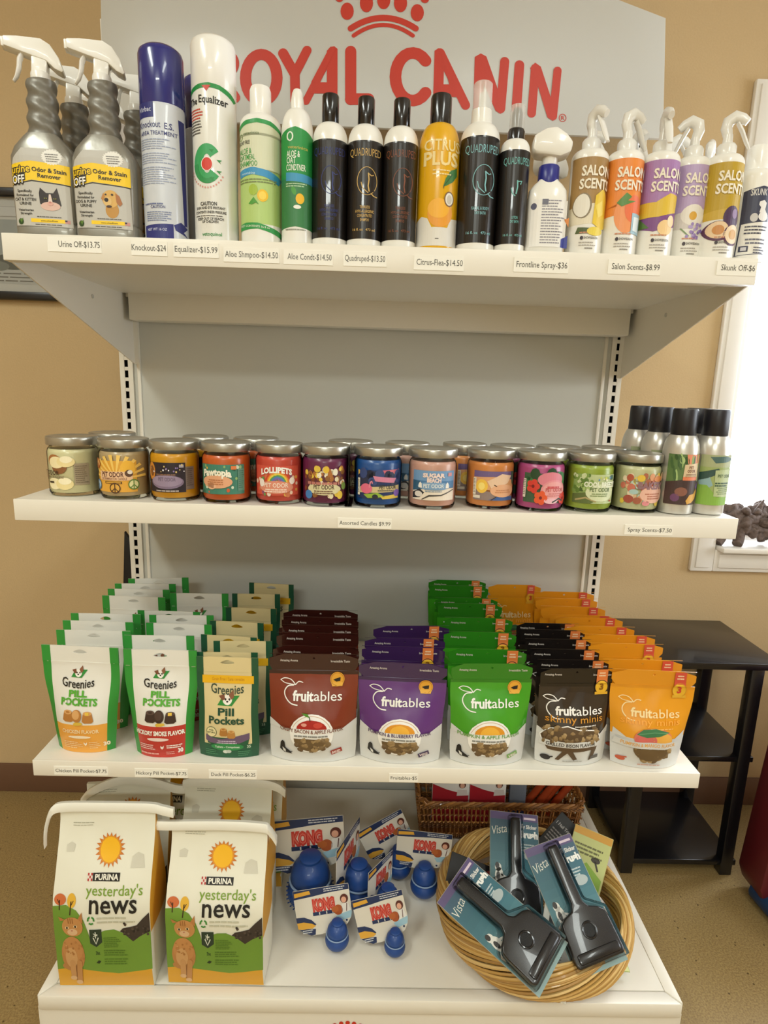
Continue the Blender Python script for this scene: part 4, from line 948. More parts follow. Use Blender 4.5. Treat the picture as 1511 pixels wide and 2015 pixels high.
sa = spraycan('silver spray can with orange-topped jungle label, black cap', s1, .1); p = at_z(1340, 1014, ZM); sa.location = (p.x, p.y+.029, ZM+.0006)
sb = spraycan('silver spray can with bright green label at the shelf end', s2, .05); p = at_z(1402, 1015, ZM); sb.location = (p.x, p.y+.029, ZM+.0006)
for src, lab, x, y in ((sb, 'silver spray can farthest back towards the shelf upright, green label', .503, -.376), (sb, 'silver spray can second from the upright, green label', .514, -.439), (sa, 'silver spray can hidden between the two front spray cans', .580, -.440)):
    dup(src, lab, (x, y, ZM+.0006), (0, 0, .25))

# ------------------------------------------------------------------ treat pouches on the low shelf
def smooth(a, b, x):
    t = max(0, min(1, (x-a)/(b-a))); return t*t*(3-2*t)
class Pouch:
    """stand-up pouch: rounded gusset foot, full belly, flat sealed top"""
    def __init__(s, H, wb, wt, T, seal, crease, seed):
        s.H, s.wb, s.wt, s.T, s.seal, s.cr, s.sd = H, wb, wt, T, seal, crease, seed
    def hw(s, v):
        t = v/s.H; return (s.wb+(s.wt-s.wb)*smooth(0, .75, t))/2 + .002*sin(t*9)*(1-t)
    def dep(s, u, v, side=-1):
        t = v/s.H; hw = s.hw(v); q = min(1, abs(u)/hw)
        vs0 = 1-s.seal
        T = s.T*(.80+.20*smooth(0, .22, t))*(1-smooth(.30, vs0, t)) + .0011
        prof = (1-q**2.6)
        n = noise.noise(Vector((u*32+s.sd*7.3, v*24, side*3.1)))*.65+noise.noise(Vector((u*62+s.sd, v*46, side)))*.35
        return T*prof + .0012*(1-prof)*0 + s.cr*n*prof*smooth(0, .1, t)*(1-.8*smooth(vs0-.04, vs0, t)) + (.0011*math.exp(-((t-vs0-.01)/.012)**2) if t < 1 else 0)
    def fn(s, u, v, z): return (u, -s.dep(u, v)-z*1.15-.0006, v)
    def body(s, colf, back, nu=22, nv=34, cuts=(), scut=()):
        top = s.H*(1-s.seal)
        vs_ = sorted(set([round(top*i/nv, 5) for i in range(nv+1)]+[c for c in cuts if c < top])); ss = sorted(set([-1+2*i/nu for i in range(nu+1)]+list(scut)))
        b = MB(); F = []; B = []
        for v in vs_:
            F.append([(q*s.hw(v), -s.dep(q*s.hw(v), v), v) for q in ss]); B.append([(q*s.hw(v), s.dep(q*s.hw(v), v, 1), v) for q in ss])
        n = len(ss)
        for G, flip in ((F, 0), (B, 1)):
            V = [p for r in G for p in r]; fs = []; ms = []
            for i in range(len(vs_)-1):
                for j in range(n-1):
                    q = (i*n+j, i*n+j+1, (i+1)*n+j+1, (i+1)*n+j); fs.append(q[::-1] if flip else q)
                    ms.append(back if flip else colf((ss[j]+ss[j+1])/2, (vs_[i]+vs_[i+1])/2))
            b.add(V, fs, ms)
        b.add(F[0]+B[0][::-1], [tuple(range(2*n))[::-1]], back)
        b.add(F[-1]+B[-1][::-1], [tuple(range(2*n))], back)
        return b
    def seal_part(s, colf, hole=None, ymid=0.0):
        """flat heat-sealed top; hole = (centre height, half width, half height) of the hang hole"""
        v0, v1 = s.H*(1-s.seal)-.001, s.H; w0, w1 = s.hw(v0), s.hw(v1); b = MB(); th = .0009
        if hole:
            hv, rx, ry = hole; n = 40; inn = []; out = []
            for i in range(n):
                a = 2*pi*i/n; c, q = cos(a), sin(a)
                inn.append((rx*c*(1 if q < 0 else (1-.45*q)), hv+ry*(q if q > 0 else q*.55)))
                k = min((w1 if c else 9)/abs(c) if abs(c) > 1e-6 else 9, ((v1-hv) if q > 0 else (hv-v0))/abs(q) if abs(q) > 1e-6 else 9); out.append((k*c, hv+k*q))
            for y, fl in ((-th, 0), (th, 1)):
                fs = [(i, (i+1) % n, n+(i+1) % n, n+i) for i in range(n)]
                b.add([(x, y, z) for x, z in inn+out], [f[::-1] if not fl else f for f in fs], colf(0, 0))
            b.add([(x, y, z) for y in (-th, th) for x, z in inn], [(i, (i+1) % n, n+(i+1) % n, n+i) for i in range(n)], colf(0, 0))
            # corner pieces between the ray-cast outline and the rectangle
            for y in (-th, th): b.add([(sx*w1, y, z) for sx in (-1, 1) for z in (v0, v1)], [(0, 1, 3, 2)] if False else [], colf(0, 0))
            b.add([(-w1, -th, v1), (w1, -th, v1), (w1, th, v1), (-w1, th, v1)], [(0, 1, 2, 3)], colf(0, 0))
        else:
            b.box(-w1, w1, -th, th, v0, v1, colf(0, 0))
        return b

def greenies(kind, label, W):
    H, wb, wt, T = W
    t = thing('treat_pouch', label, 'treat bag', group='pill treat bags')
    P = Pouch(H, wb, wt, T, .15, .0016, len(kind))
    paper = mat('#e6e3da', .42, coat=.15, name='matte_pouch_film') if kind != 'duck' else mat('#ddcb98', .42, coat=.15, name='cream_pouch_film')
    green = mat('#2f9138' if kind != 'duck' else '#1e5237', .4, coat=.15)
    foot = {'chick': mat('#e8a544', .42, coat=.15), 'hick': mat('#bf3a30', .42, coat=.15), 'duck': mat('#20583b', .42, coat=.15)}[kind]
    sc = .78
    fz = H*(.285 if kind == 'chick' else .315 if kind == 'hick' else .14)
    def colf(q, v):
        if abs(q) > sc: return green
        return foot if v < fz else paper
    bd = P.body(colf, green if kind == 'duck' else paper, cuts=(round(fz, 5),), scut=(-sc, sc))
    P.seal_part(lambda q, v: paper, (H*.945, .0125, .0052)).build('hang_seal', t, 60)
    v0 = H*.85; w1 = P.hw(H)
    for s_ in (-1, 1): MB().box(s_*w1*sc if s_ > 0 else -w1, w1 if s_ > 0 else -w1*sc, -.0016, .0016, v0, H, green).build('gusset_edge', t)
    # printed front; coordinates follow a flat view, foot at yb
    cx, yb = {'chick': (337, 1045), 'hick': (768, 1075), 'duck': (1168, 1078)}[kind]
    d = Decal(cx, yb, .000300, H/(605 if kind == 'chick' else 625 if kind == 'hick' else 595))
    ink = '#24221e'
    def dog(x, y, k=1.0):
        d.poly([(x-45*k, y+24*k), (x-20*k, y-16*k), (x+55*k, y-18*k), (x+20*k, y+26*k)], '#2f8a3c', 2)
        d.ell(x, y, 21*k, 22*k, '#efe9df', 3); d.ell(x+1*k, y+11*k, 13*k, 11*k, '#f6f2ea', 4); d.poly([(x-38*k, y-16*k), (x-14*k, y-24*k), (x-10*k, y-2*k), (x-22*k, y+4*k)], '#7a4a34', 4); d.poly([(x+6*k, y-20*k), (x+26*k, y-42*k), (x+30*k, y-10*k), (x+16*k, y)], '#8a5a40', 4)
        d.ell(x-8*k, y-2*k, 4*k, 5*k, '#2a1c14', 5); d.ell(x+9*k, y-2*k, 4*k, 5*k, '#2a1c14', 5); d.ell(x, y+7*k, 5*k, 4*k, '#1c1614', 6)
    def morsel(x, y, k, c, hi):
        d.poly([(x-26*k, y-22*k), (x+26*k, y-22*k), (x+34*k, y+24*k), (x+20*k, y+34*k), (x-20*k, y+34*k), (x-34*k, y+24*k)], c, 3); d.ell(x, y-22*k, 26*k, 12*k, hi, 4); d.ell(x, y-22*k, 13*k, 6*k, c, 5)
    if kind in ('chick', 'hick'):
        ox = 0 if kind == 'chick' else 442
        oy = 0
        dog(326+ox, 590)
        d.txt('Greenies', 226+ox, 424+ox, 672, 46, ink, 4, bold=.012, arc=-14)
        g2 = '#55a632'
        d.txt('PILL', 272+ox, 385+ox, 716, 32, g2, 4, bold=.045); d.txt('POCKETS', 225+ox, 448+ox, 761, 36, g2, 4, bold=.045); d.ell(257+ox, 743, 6, 7, '#f0ede4', 5)
        c, hi = (('#b5793a', '#d6a266') if kind == 'chick' else ('#3a2820', '#5a443a'))
        morsel(272+ox, 820, 1, c, hi); morsel(392+ox, 825, 1, c, hi); d.ell(326+ox, 818, 30, 36, c, 6); d.ell(322+ox, 812, 22, 26, hi if kind == 'chick' else '#4a352b', 7)
        d.rect(380+ox, 796, 402+ox, 812, '#e6bf4a', 6); d.poly([(303+ox, 862), (318+ox, 853), (356+ox, 853), (362+ox, 866), (340+ox, 872), (310+ox, 874)], '#d9b544', 6)
        if kind == 'chick':
            d.txt('CHICKEN FLAVOR', 228, 452, 920, 20, '#f0d7a6', 3, bold=.03); d.ell(335, 943, 70, 9, '#f4e3c4', 3)
            d.poly([(357, 975), (368, 985), (379, 973), (376, 990), (366, 999), (358, 988)], '#f3e6cc', 3); d.txt('30', 466, 500, 1006, 22, '#f6e6c8', 3, bold=.05); d.lines(230, 350, 975, 4, 12, 5, '#f0d19a', 3, 5); d.lines(390, 455, 975, 4, 12, 5, '#f0d19a', 3, 6)
        else:
            d.txt('HICKORY SMOKE FLAVOR', 618, 912, 930, 25, '#f4eee4', 3, bold=.045); d.ell(756, 955, 66, 11, '#efd9d2', 3)
            d.poly([(770, 996), (780, 1004), (791, 992), (788, 1010), (778, 1020), (769, 1010)], '#f6ece4', 3); d.lines(640, 738, 990, 3, 13, 6, '#f0cfc8', 3, 7); d.lines(806, 902, 992, 2, 13, 7, '#f6ece4', 3, 8); d.lines(640, 780, 1045, 1, 10, 10, '#e5a9a0', 3, 9); d.txt('30', 868, 896, 1046, 26, '#f6ece4', 3, bold=.05); d.lines(800, 860, 1035, 2, 12, 5, '#e5a9a0', 3, 10)
    else:
        d.poly([(1040, 950), (1300, 950), (1290, 1000), (1170, 1012), (1045, 990)], foot, 1)
        d.rect(1016, 590, 1326, 636, '#e9b31e', 3); d.txt('Grain Free / Sans cereales', 1075, 1270, 620, 18, '#c98a1a', 4, bold=.01)
        d.txt('Greenies', 1068, 1266, 700, 52, '#3a4a3a', 4, bold=.012, arc=-14); dog(1168, 728, 1.35)
        d.txt('Pill', 1112, 1210, 816, 40, '#1f4a36', 7, bold=.03); d.txt('Pockets', 1056, 1270, 866, 42, '#1f4a36', 7, bold=.03)
        d.poly([(1034, 935), (1080, 955), (1130, 958), (1200, 945), (1300, 925), (1300, 962), (1240, 985), (1120, 992), (1060, 985), (1034, 972)], '#6a5670', 2)
        d.ell(1070, 918, 33, 32, '#3d5a3a', 4); d.ell(1070, 918, 30, 29, '#e6d9a6', 5); d.txt('ALL', 1055, 1085, 910, 10, '#4a5a3a', 6, bold=.02); d.txt('NATURAL', 1044, 1096, 926, 10, '#4a5a3a', 6, bold=.02)
        morsel(1145, 915, .75, '#b07838', '#cf9c5c'); morsel(1192, 928, .75, '#b98242', '#d8a868'); d.lines(1100, 1230, 968, 2, 12, 6, '#c9b8cf', 4, 11, True)
        d.ell(1165, 1008, 100, 24, '#2f8a4a', 3); d.txt('Tablets - Comprimes', 1090, 1240, 1014, 12, '#dfeadb', 4, bold=.02); d.ell(1155, 1038, 17, 11, '#d7dcd0', 4); d.ell(1174, 1036, 16, 11, '#c2cabd', 5); d.txt('35', 1284, 1306, 1016, 16, '#cfe0c8', 4, bold=.02); d.lines(1030, 1110, 1030, 3, 12, 5, '#4f8a62', 3, 12); d.lines(1230, 1310, 1035, 3, 12, 5, '#4f8a62', 3, 13)
    d.into(bd, P.fn, frange(-.06, .06, .006), frange(0, H, .006)); bd.build('pouch_body', t, 60)
    return t

def treats(P, x0, x1, z0, z1, n, parent, seed, inside):
    """the biscuits seen through the clear window"""
    r = random.Random(seed); b = MB(); k = 0; cols = [mat(c, .7, bump=.4, bscale=300) for c in ('#7d6643', '#94794f', '#6a5335', '#a58a5e')]
    while k < n:
        u, v = x0+(x1-x0)*r.random(), z0+(z1-z0)*r.random()
        if not inside(u, v): k += .25; continue
        q = .0052+.0022*r.random(); b.sphere((u, -P.dep(u, v)+q*.02, v), q, cols[int(k) % 4], 10, 7, (1.15, .28, .95), .4); k += 1
    return b.build('window_biscuits', parent, 60)

def fruit(kind, label, body, seal, W, txt, ink, icon, tagged=False, minis=False):
    H, wb, wt, T = W
    t = thing('treat_pouch', label, 'treat bag', group='fruit treat bags')
    P = Pouch(H, wb, wt, T, .155, .0032, len(body)+ord(body[2]))
    film = mat(body, .22, coat=.7, spec=.6, name='glossy_pouch_film'); sl = mat(seal, .24, coat=.6, name='glossy_seal_film'); wh = mat('#d3d3d0', .35, coat=.4, name='white_pouch_film')
    su, sv = .000325, H/570
    d = Decal(310, 1030, su, sv)
    fz = 185*sv
    bd = P.body(lambda q, v: wh if v < fz-.0001 else (sl if v > H*.81 else film), sl, cuts=(round(fz, 5), round(H*.81, 5)))
    P.seal_part(lambda q, v: sl, (H*.958, .0024, .0024)).build('hang_seal', t, 60)
    w2 = P.hw(.03)/su
    d.poly([(310-w2, 848), (310-w2, 806), (310-w2*.82, 826), (310-w2*.66, 846), (310-w2*.55, 848)], wh, 1); d.poly([(310+w2, 848), (310+w2, 806), (310+w2*.82, 826), (310+w2*.66, 846), (310+w2*.55, 848)], wh, 1)
    W_ = '#efede8'
    if not minis:
        x, y, fy = 0, 0, 0
    else: x, y, fy = -4, 24, 0
    wk = W_ if kind != 'mango' else '#f6dca2'
    d.stroke(curve([(128+x, 598+y), (150+x, 588+y), (185+x, 596+y), (210+x, 622+y)]), 5, wk, 3); d.stroke(curve([(128+x, 598+y), (150+x, 612+y), (180+x, 618+y), (208+x, 622+y)]), 4, wk, 3)
    d.stroke(curve([(250+x, 610+y), (228+x, 606+y), (210+x, 622+y)]), 5, wk, 3); d.stroke(curve([(200+x, 624+y), (170+x, 628+y), (152+x, 650+y), (152+x, 675+y), (168+x, 700+y), (192+x, 716+y), (222+x, 720+y)]), 6, wk, 3)
    d.txt('fruit', 196+x, 312+x, 698+y, 46, wk, 4, bold=.035); d.txt('ables', 314+x, 470+x, 698+y, 46, wk, 4, bold=.004)
    if not minis:
        d.ell(305, 866, 122, 106, W_, 2); d.ring(305, 866, 112, 97, 3, '#c9a98a', 3, 200, 340)
        if kind == 'apple':
            d.poly([(220, 838)]+[(305-85*cos(pi*i/10), 838-48*sin(pi*i/10)) for i in range(1, 10)]+[(390, 838)], '#a8231d', 4); d.ell(262, 815, 16, 9, '#dd9a8c', 5); d.ell(340, 815, 26, 14, '#c24034', 5); d.stroke([(296, 794), (292, 775)], 5, '#3a2a1a', 6); d.poly([(294, 778), (270, 772), (248, 756), (280, 758)], '#4f8a2c', 6)
        else:
            d.poly([(220, 838)]+[(305-85*cos(pi*i/10), 838-52*sin(pi*i/10)) for i in range(1, 10)]+[(390, 838)], '#dd9428', 4); d.poly([(250, 838)]+[(305-55*cos(pi*i/10), 838-44*sin(pi*i/10)) for i in range(1, 10)]+[(360, 838)], '#ecb03c', 5)
        wx0, wx1, wy = 205, 405, 892
        win = lambda u, v: ((u/su)/100)**2+(((1030-v/sv)-892)/72)**2 < 1 and (1030-v/sv) > 892
        d.poly([(205, 892)]+[(305-100*cos(pi*i/12), 892+72*sin(pi*i/12)) for i in range(1, 12)]+[(405, 892)], '#6a5436', 3)
        treats(P, -100*su, 100*su, (1030-964)*sv, (1030-894)*sv, 30, t, len(label), lambda u, v: win(u-(-5*su), v))
        d.txt(txt, 128, 480, 860, 19, ink, 6, bold=.015, arc=-8); d.lines(200, 415, 872, 1, 9, 9, '#8a8a84', 6, 3, True)
        d.poly([(130, 925), (140, 912), (152, 920), (156, 950), (185, 968), (196, 982), (150, 980), (126, 962)], '#1d1a18', 5); d.poly([(140, 950), (158, 962), (160, 978), (146, 972)], '#d8d6d0', 6); d.stroke([(180, 975), (196, 968)], 4, '#1d1a18', 6)
        if icon: d.poly([(410, 962), (470, 946), (478, 970), (418, 988)], icon, 5); d.txt('BAKED' if kind == 'apple' else 'VEG', 420, 466, 976, 14, '#ecdcd6', 6, bold=.03, slope=-.2)
        d.ell(442, 590, 40, 38, '#dd9f33', 4); d.ring(442, 590, 36, 34, 3, '#b5772a', 5); d.poly([(420, 592), (440, 584), (460, 580), (458, 600), (436, 602)], '#1a1512', 6); d.poly([(408, 606), (476, 606), (470, 626), (414, 626)], '#e3ad48', 5)
    else:
        gold = '#c98a2c' if kind == 'bison' else '#f2a83e'
        d.txt('skinny minis', 140, 470, 762, 36, gold, 4, bold=.008); d.lines(300, 440, 778, 1, 8, 7, '#c9c4bb' if kind == 'bison' else '#f3b85c', 4, 4)
        if kind == 'bison':
            out = [(130, 880), (120, 850), (140, 820), (170, 800), (210, 792), (260, 780), (330, 800), (400, 806), (440, 815), (455, 850), (450, 890)]
            d.stroke(out, 6, W_, 4); bod = out+[(440, 930), (420, 990), (398, 1000), (412, 930), (300, 935), (330, 985), (310, 995), (270, 945), (225, 995), (205, 990), (240, 935), (160, 930)]
            d.poly(bod, '#5a4630', 3)
            def inb(u, v):
                X, Y = 310+u/su, 1030-v/sv; return 145 < X < 440 and 800 < Y < 880
            treats(P, -165*su, 130*su, (1030-882)*sv, (1030-800)*sv, 34, t, 5, inb)
            d.poly([(120, 872), (460, 872), (466, 908), (115, 908)], wh, 5); d.txt(txt, 150, 430, 902, 20, '#3a332c', 6, bold=.02)
            d.ell(155, 985, 26, 18, '#2a2522', 5); d.stroke([(150, 990), (190, 975)], 8, '#2a2522', 5); d.rect(410, 968, 462, 990, '#5a5550', 5); d.lines(230, 380, 995, 1, 8, 7, '#a8a6a0', 5, 6, True)
        else:
            d.ell(320, 838, 108, 62, '#d9795f', 3); d.ell(370, 850, 60, 48, '#e5a94a', 4); d.ell(280, 850, 60, 44, '#d56a62', 4); d.poly([(225, 815), (260, 785), (330, 778), (410, 800), (350, 822), (280, 830)], '#3f7a50', 5); d.stroke([(238, 812), (320, 798), (395, 802)], 4, '#6aa074', 6)
            d.poly([(120, 858), (480, 858), (490, 898), (110, 898)], wh, 6); d.txt(txt, 150, 450, 886, 20, '#e2a95a', 7, bold=.015)
            d.poly([(215, 900)]+[(315-100*cos(pi*i/12), 900+76*sin(pi*i/12)) for i in range(1, 12)]+[(415, 900)], '#6a5436', 6)
            treats(P, -95*su, 105*su, (1030-976)*sv, (1030-902)*sv, 30, t, 6, lambda u, v: (((310+u/su)-315)/98)**2+(((1030-v/sv)-900)/74)**2 < 1)
            d.ell(160, 985, 24, 14, '#c2593a', 5); d.stroke([(165, 975), (188, 970)], 8, '#c2593a', 5); d.lines(230, 400, 1000, 1, 8, 7, '#c99a8a', 5, 6, True)
    if not minis or kind == 'bison':
        d.txt('Amazing Aroma', 124, 222, 499, 12, '#cfc6bc', 3, bold=.015); d.txt('Irresistible Taste', 404, 510, 501, 12, '#cfc6bc', 3, bold=.015)
    d.into(bd, P.fn, frange(-.08, .08, .007), frange(0, H, .007)); bd.build('pouch_body', t, 60)
    if tagged:
        tg = Decal(310, 1030, su, sv); c2 = '#d9793c' if kind != 'mango' else '#cf4f3a'
        tg.rect(424, 462, 488, 545, c2, 5); tg.lines(432, 480, 480, 2, 16, 8, '#f0cda6', 6, 2, True)
        tg.ell(456, 568, 40, 42, '#e2b02c', 6); tg.ring(456, 568, 40, 42, 4, '#3a2a1a' if kind != 'mango' else '#c98a22', 7); tg.txt('3', 444, 468, 584, 36, '#c8402c' if kind == 'mango' else '#8a5a14', 8, bold=.05); tg.rect(418, 596, 494, 612, '#d9a52a', 7)
        b = MB(); tg.into(b, P.fn, frange(-.08, .08, .007), frange(0, H, .007)); b.build('promo_tag', t, flat=True)
    return t

GP = {}
def row(proto, labels, spots, H, thick, rots):
    """a file of the same pouch running back along the shelf; every spot is the top middle of one bag in the photo"""
    P = [at_z(x, y, ZB+H) for x, y in spots]
    for i in range(1, len(P)):
        if P[i].y < P[i-1].y+.0145: P[i].y = P[i-1].y+.0145
    cap = -.018
    for q in reversed(P): q.y = min(q.y, cap); cap = q.y-.0145
    P[0].y = max(P[0].y, -FB+.008+thick/2)
    for i, (p, lab) in enumerate(zip(P, labels)):
        gap = min([abs(P[j].y-p.y) for j in (i-1, i+1) if 0 <= j < len(P)] or [thick])
        sy = max(.22, min(1, .98*gap/thick)) if i else max(.5, min(1, .98*2*(P[1].y-p.y)/thick-.3)) if len(P) > 1 else 1
        o = proto if i == 0 else dup(proto)
        o['label'] = lab; o.location = (p.x, p.y, ZB+.0006); o.rotation_euler = (0, 0, radians(rots[i % len(rots)])*(1 if i == 0 else .6)); o.scale = (1, sy, 1)
def untag(t):
    for c in kids(t):
        if c.name.startswith('promo_tag'): bpy.data.objects.remove(c)
def nth(n): return ('first', 'second', 'third', 'fourth', 'fifth', 'sixth', 'seventh', 'eighth', 'ninth', 'tenth')[n]
def labs(front, what, n): return [front]+['%s in file behind the %s' % (what[0] % nth(i), what[1]) for i in range(1, n)]
GW = (.202, .108, .141, .022)
p = greenies('chick', '', GW)
row(p, labs('white treat bag with green sides and orange foot, front of its file', ('white green-sided treat bag, %s', 'orange-footed front bag'), 8), [(157, 1272), (184, 1241), (193, 1223), (208, 1208), (263, 1174), (273, 1160), (286, 1149), (312, 1138)], (.202), .046, (-3, 1, -2, 2, -3, 2, 5, 14))
p = greenies('hick', '', (.2035, .102, .131, .022))
row(p, labs('white treat bag with green sides and red foot, front of its file', ('white green-sided treat bag, %s', 'red-footed front bag'), 6), [(315, 1279), (313, 1251), (352, 1228), (357, 1211), (332, 1203), (392, 1168)], (.2035), .046, (0, 2, -3, 4, -2, 3))
p = greenies('duck', '', (.1945, .108, .111, .022))
row(p, labs('cream treat bag with dark green sides and yellow band, front of its file', ('cream treat bag with dark sides, %s', 'front one'), 8), [(447, 1294), (447, 1284), (478, 1262), (450, 1252), (466, 1224), (494, 1197), (504, 1169), (534, 1149)], (.1945), .046, (-1, 2, 4, -9, -6, -4, 3, -8))
p = fruit('apple', '', '#7a2c1c', '#35140f', (.2035, .155, .160, .024), 'CRISPY BACON & APPLE FLAVOR', '#7a4a38', '#9c3a2e')
row(p, labs('dark red fruit treat bag with apple picture, front of its file', ('dark red fruit treat bag, %s', 'apple-picture front bag'), 6), [(617, 1291), (622, 1272), (625, 1246), (627, 1231), (630, 1215), (631, 1201)], (.2035), .05, (1, -1, 1, 0, -1, 1))
p = fruit('pump', '', '#5c2d78', '#38204c', (.1900, .146, .160, .024), 'PUMPKIN & BLUEBERRY FLAVOR', '#4a2a5c', '#4a3a5a', True)
row(p, labs('purple fruit treat bag, front of its file', ('purple fruit treat bag, %s', 'front purple bag'), 4), [(794, 1313), (794, 1273), (797, 1256), (810, 1232)], (.190), .05, (-3, -1, 2, 7)); untag(p)
p = fruit('pump', '', '#3d9a1e', '#2c7a1a', (.1925, .135, .149, .024), 'PUMPKIN & APPLE FLAVOR', '#6a9a4a', '#7aa858', True)
row(p, labs('bright green fruit treat bag, front of its file', ('green fruit treat bag, %s', 'bright green front bag'), 8), [(970, 1309), (960, 1278), (945, 1244), (942, 1216), (925, 1188), (918, 1177), (903, 1153), (900, 1142)], (.1925), .05, (2, -1, 0, 1, -2, 1, 0, 1)); untag(p)
p = fruit('bison', '', '#2b221d', '#1a1513', (.1845, .130, .136, .024), 'GRILLED BISON FLAVOR', '#3a332c', None, True, True)
row(p, labs('black fruit treat bag with white bison outline, front of its file', ('black fruit treat bag, %s', 'bison-outline front bag'), 6), [(1136, 1316), (1128, 1299), (1112, 1278), (1098, 1258), (1088, 1240), (1078, 1227)], (.1845), .05, (3, 1, 0, 2, -1, 1))
p = fruit('mango', '', '#e59a1c', '#dd9220', (.186, .123, .152, .024), 'PUMPKIN & MANGO FLAVOR', '#e2a95a', None, True, True)
row(p, labs('orange fruit treat bag with mango picture, front of its file', ('orange fruit treat bag, %s', 'mango-picture front bag'), 10), [(1288, 1320), (1265, 1299), (1232, 1267), (1218, 1250), (1180, 1233), (1160, 1216), (1150, 1213), (1128, 1194), (1115, 1178), (1110, 1165)], (.186), .05, (-3, 0, 1, -1, 0, 1, 0, -1, 1, 0))
o = dup(p, 'orange fruit treat bag standing alone at the back between the green and orange files'); q = at_z(1010, 1151, ZB+.186); o.location = (q.x+.004, min(q.y, -.03), ZB+.0006); o.rotation_euler = (0, 0, .02); o.scale = (.9, .6, 1)

# ------------------------------------------------------------------ litter bags on the base deck
PAPER = mat('#e4e1cf', .5, coat=.1, name='white_paper_bag')
SIDE = mat('#d39a2c', .5, coat=.1, name='yellow_bag_side')
def rect_ring(w, d, y, z, nx=14, ny=5, bulge=0.0):
    out = []
    for i in range(nx): t = -1+2*i/nx; out.append((t*w/2, y-d/2-bulge*(1-t*t), z))
    for i in range(ny): t = -1+2*i/ny; out.append((w/2+bulge*.5*(1-t*t), y+t*d/2, z))
    for i in range(nx): t = 1-2*i/nx; out.append((t*w/2, y+d/2+bulge*(1-t*t), z))
    for i in range(ny): t = 1-2*i/ny; out.append((-w/2-bulge*.5*(1-t*t), y+t*d/2, z))
    return out
def litter_bag(label, H, W, fold='straight', D=.085, seed=1):
    t = thing('litter_bag', label, 'pet litter bag', group='paper litter bags')
    def sec(v):
        k = v/H; d = D*(.95+.05*smooth(0, .1, k))*(1-smooth(.45, .98, k))+.008
        return d, .012*smooth(.5, 1, k), .004*sin(min(1, k*1.3)*pi)*(1 if k < .77 else 0)
    def dep(u, v):
        d, y, bl = sec(max(0, v)); q = u/(W/2)
        return -(y-d/2-bl*(1-min(1, q*q)))+.0018*noise.noise(Vector((u*24+seed*5, v*20, 0)))*smooth(0, .15, v/H)
    b = MB(); rings = []; n = 28
    for i in range(n+1):
        v = H*i/n; d, y, bl = sec(v); r = rect_ring(W, d, y, v, bulge=bl)
        rings.append([(x, (-dep(x, v) if j < 14 else yy), z) for j, (x, yy, z) in enumerate(r)])
    m = len(rings[0]); fs = []; ms = []
    for i in range(n):
        for j in range(m):
            fs.append((i*m+j, i*m+(j+1) % m, (i+1)*m+(j+1) % m, (i+1)*m+j)); ms.append(SIDE if (14 <= j < 19 or j >= 33) and i > 9 else PAPER)
    fs += [tuple(range(m-1, -1, -1)), tuple(n*m+j for j in range(m))]; ms += [PAPER, PAPER]
    b.add([p for r in rings for p in r], fs, ms)
    d = Decal(1042, 1240, W/535, H/855 if H < .33 else H/905)
    LG = '#e0ddca'
    d.poly([(775, 1150), (860, 1140), (960, 1152), (1120, 1165), (1305, 1148), (1309, 1236), (775, 1236)], '#d8a02e', 1)
    d.poly([(775, 818), (850, 810), (905, 835), (945, 885), (970, 960), (975, 985), (1010, 955), (1060, 938), (1110, 935), (1160, 955), (1212, 1000), (1250, 975), (1309, 950), (1309, 1148), (1120, 1166), (960, 1153), (860, 1140), (775, 1150)], '#6f9436', 2)
    d.poly([(1142, 945), (1160, 928), (1200, 922), (1235, 915), (1270, 880), (1306, 848), (1308, 950), (1250, 975), (1212, 1000), (1185, 975), (1165, 955)], '#3a302a', 3); sprinkle(d, 26, 1160, 1300, 900, 970, ['#55493f', '#2a221e', '#4a3f36'], 4, 4, 8, 3)
    d.star(1067, 566, 84, 60, 20, '#c9762c', 3); d.ell(1067, 566, 62, 66, '#d98f2a', 4); d.ell(1067, 566, 54, 60, '#efb41c', 5)
    d.rect(988, 668, 1137, 704, '#191614', 3); d.txt('PURINA', 1000, 1130, 698, 24, '#ece8da', 4, bold=.03)
    d.rect(960, 668, 986, 704, '#e8d9cc', 3)
    for i in range(3):
        for j in range(3):
            if (i+j) % 2 == 0: d.rect(960+i*9, 668+j*12, 969+i*9-1, 680+j*12-1, '#b02a2a', 4)
    d.txt("yesterday's", 956, 1268, 766, 46, '#7a9a32', 4, bold=.004); d.txt('news', 978, 1240, 848, 92, '#1d1a17', 5, bold=.012)
    for a in (90, 210, 330): d.poly([(987+13*cos(radians(a+q)), 884+15*sin(radians(a+q))) for q in (-45, 0, 45)]+[(987+22*cos(radians(a+q)), 884+24*sin(radians(a+q))) for q in (40, 0, -40)], '#3f8a3a', 3)
    d.lines(1020, 1230, 868, 2, 22, 9, '#c2bfa8', 3, 5)
    d.poly([(975, 932), (1042, 930), (1042, 1000), (1008, 1026), (975, 1005)], '#28392a', 4); d.stroke([(995, 975), (1008, 1008), (1022, 975)], 6, '#dfe2d2', 5); d.stroke([(1008, 945), (1008, 975)], 5, '#dfe2d2', 5); d.stroke([(998, 952), (1018, 962)], 4, '#dfe2d2', 6); d.stroke([(998, 965), (1018, 955)], 4, '#dfe2d2', 7)
    d.lines(1050, 1150, 975, 6, 10, 5, '#567728', 4, 6); d.lines(1045, 1180, 1045, 3, 12, 6, '#567728', 4, 7); d.lines(1045, 1190, 1090, 3, 12, 6, '#567728', 4, 8); d.txt('3x', 1000, 1024, 1068, 18, '#2f4a22', 4, bold=.03); d.poly([(998, 1112), (1012, 1098), (1026, 1104), (1014, 1116)], '#22301c', 4)
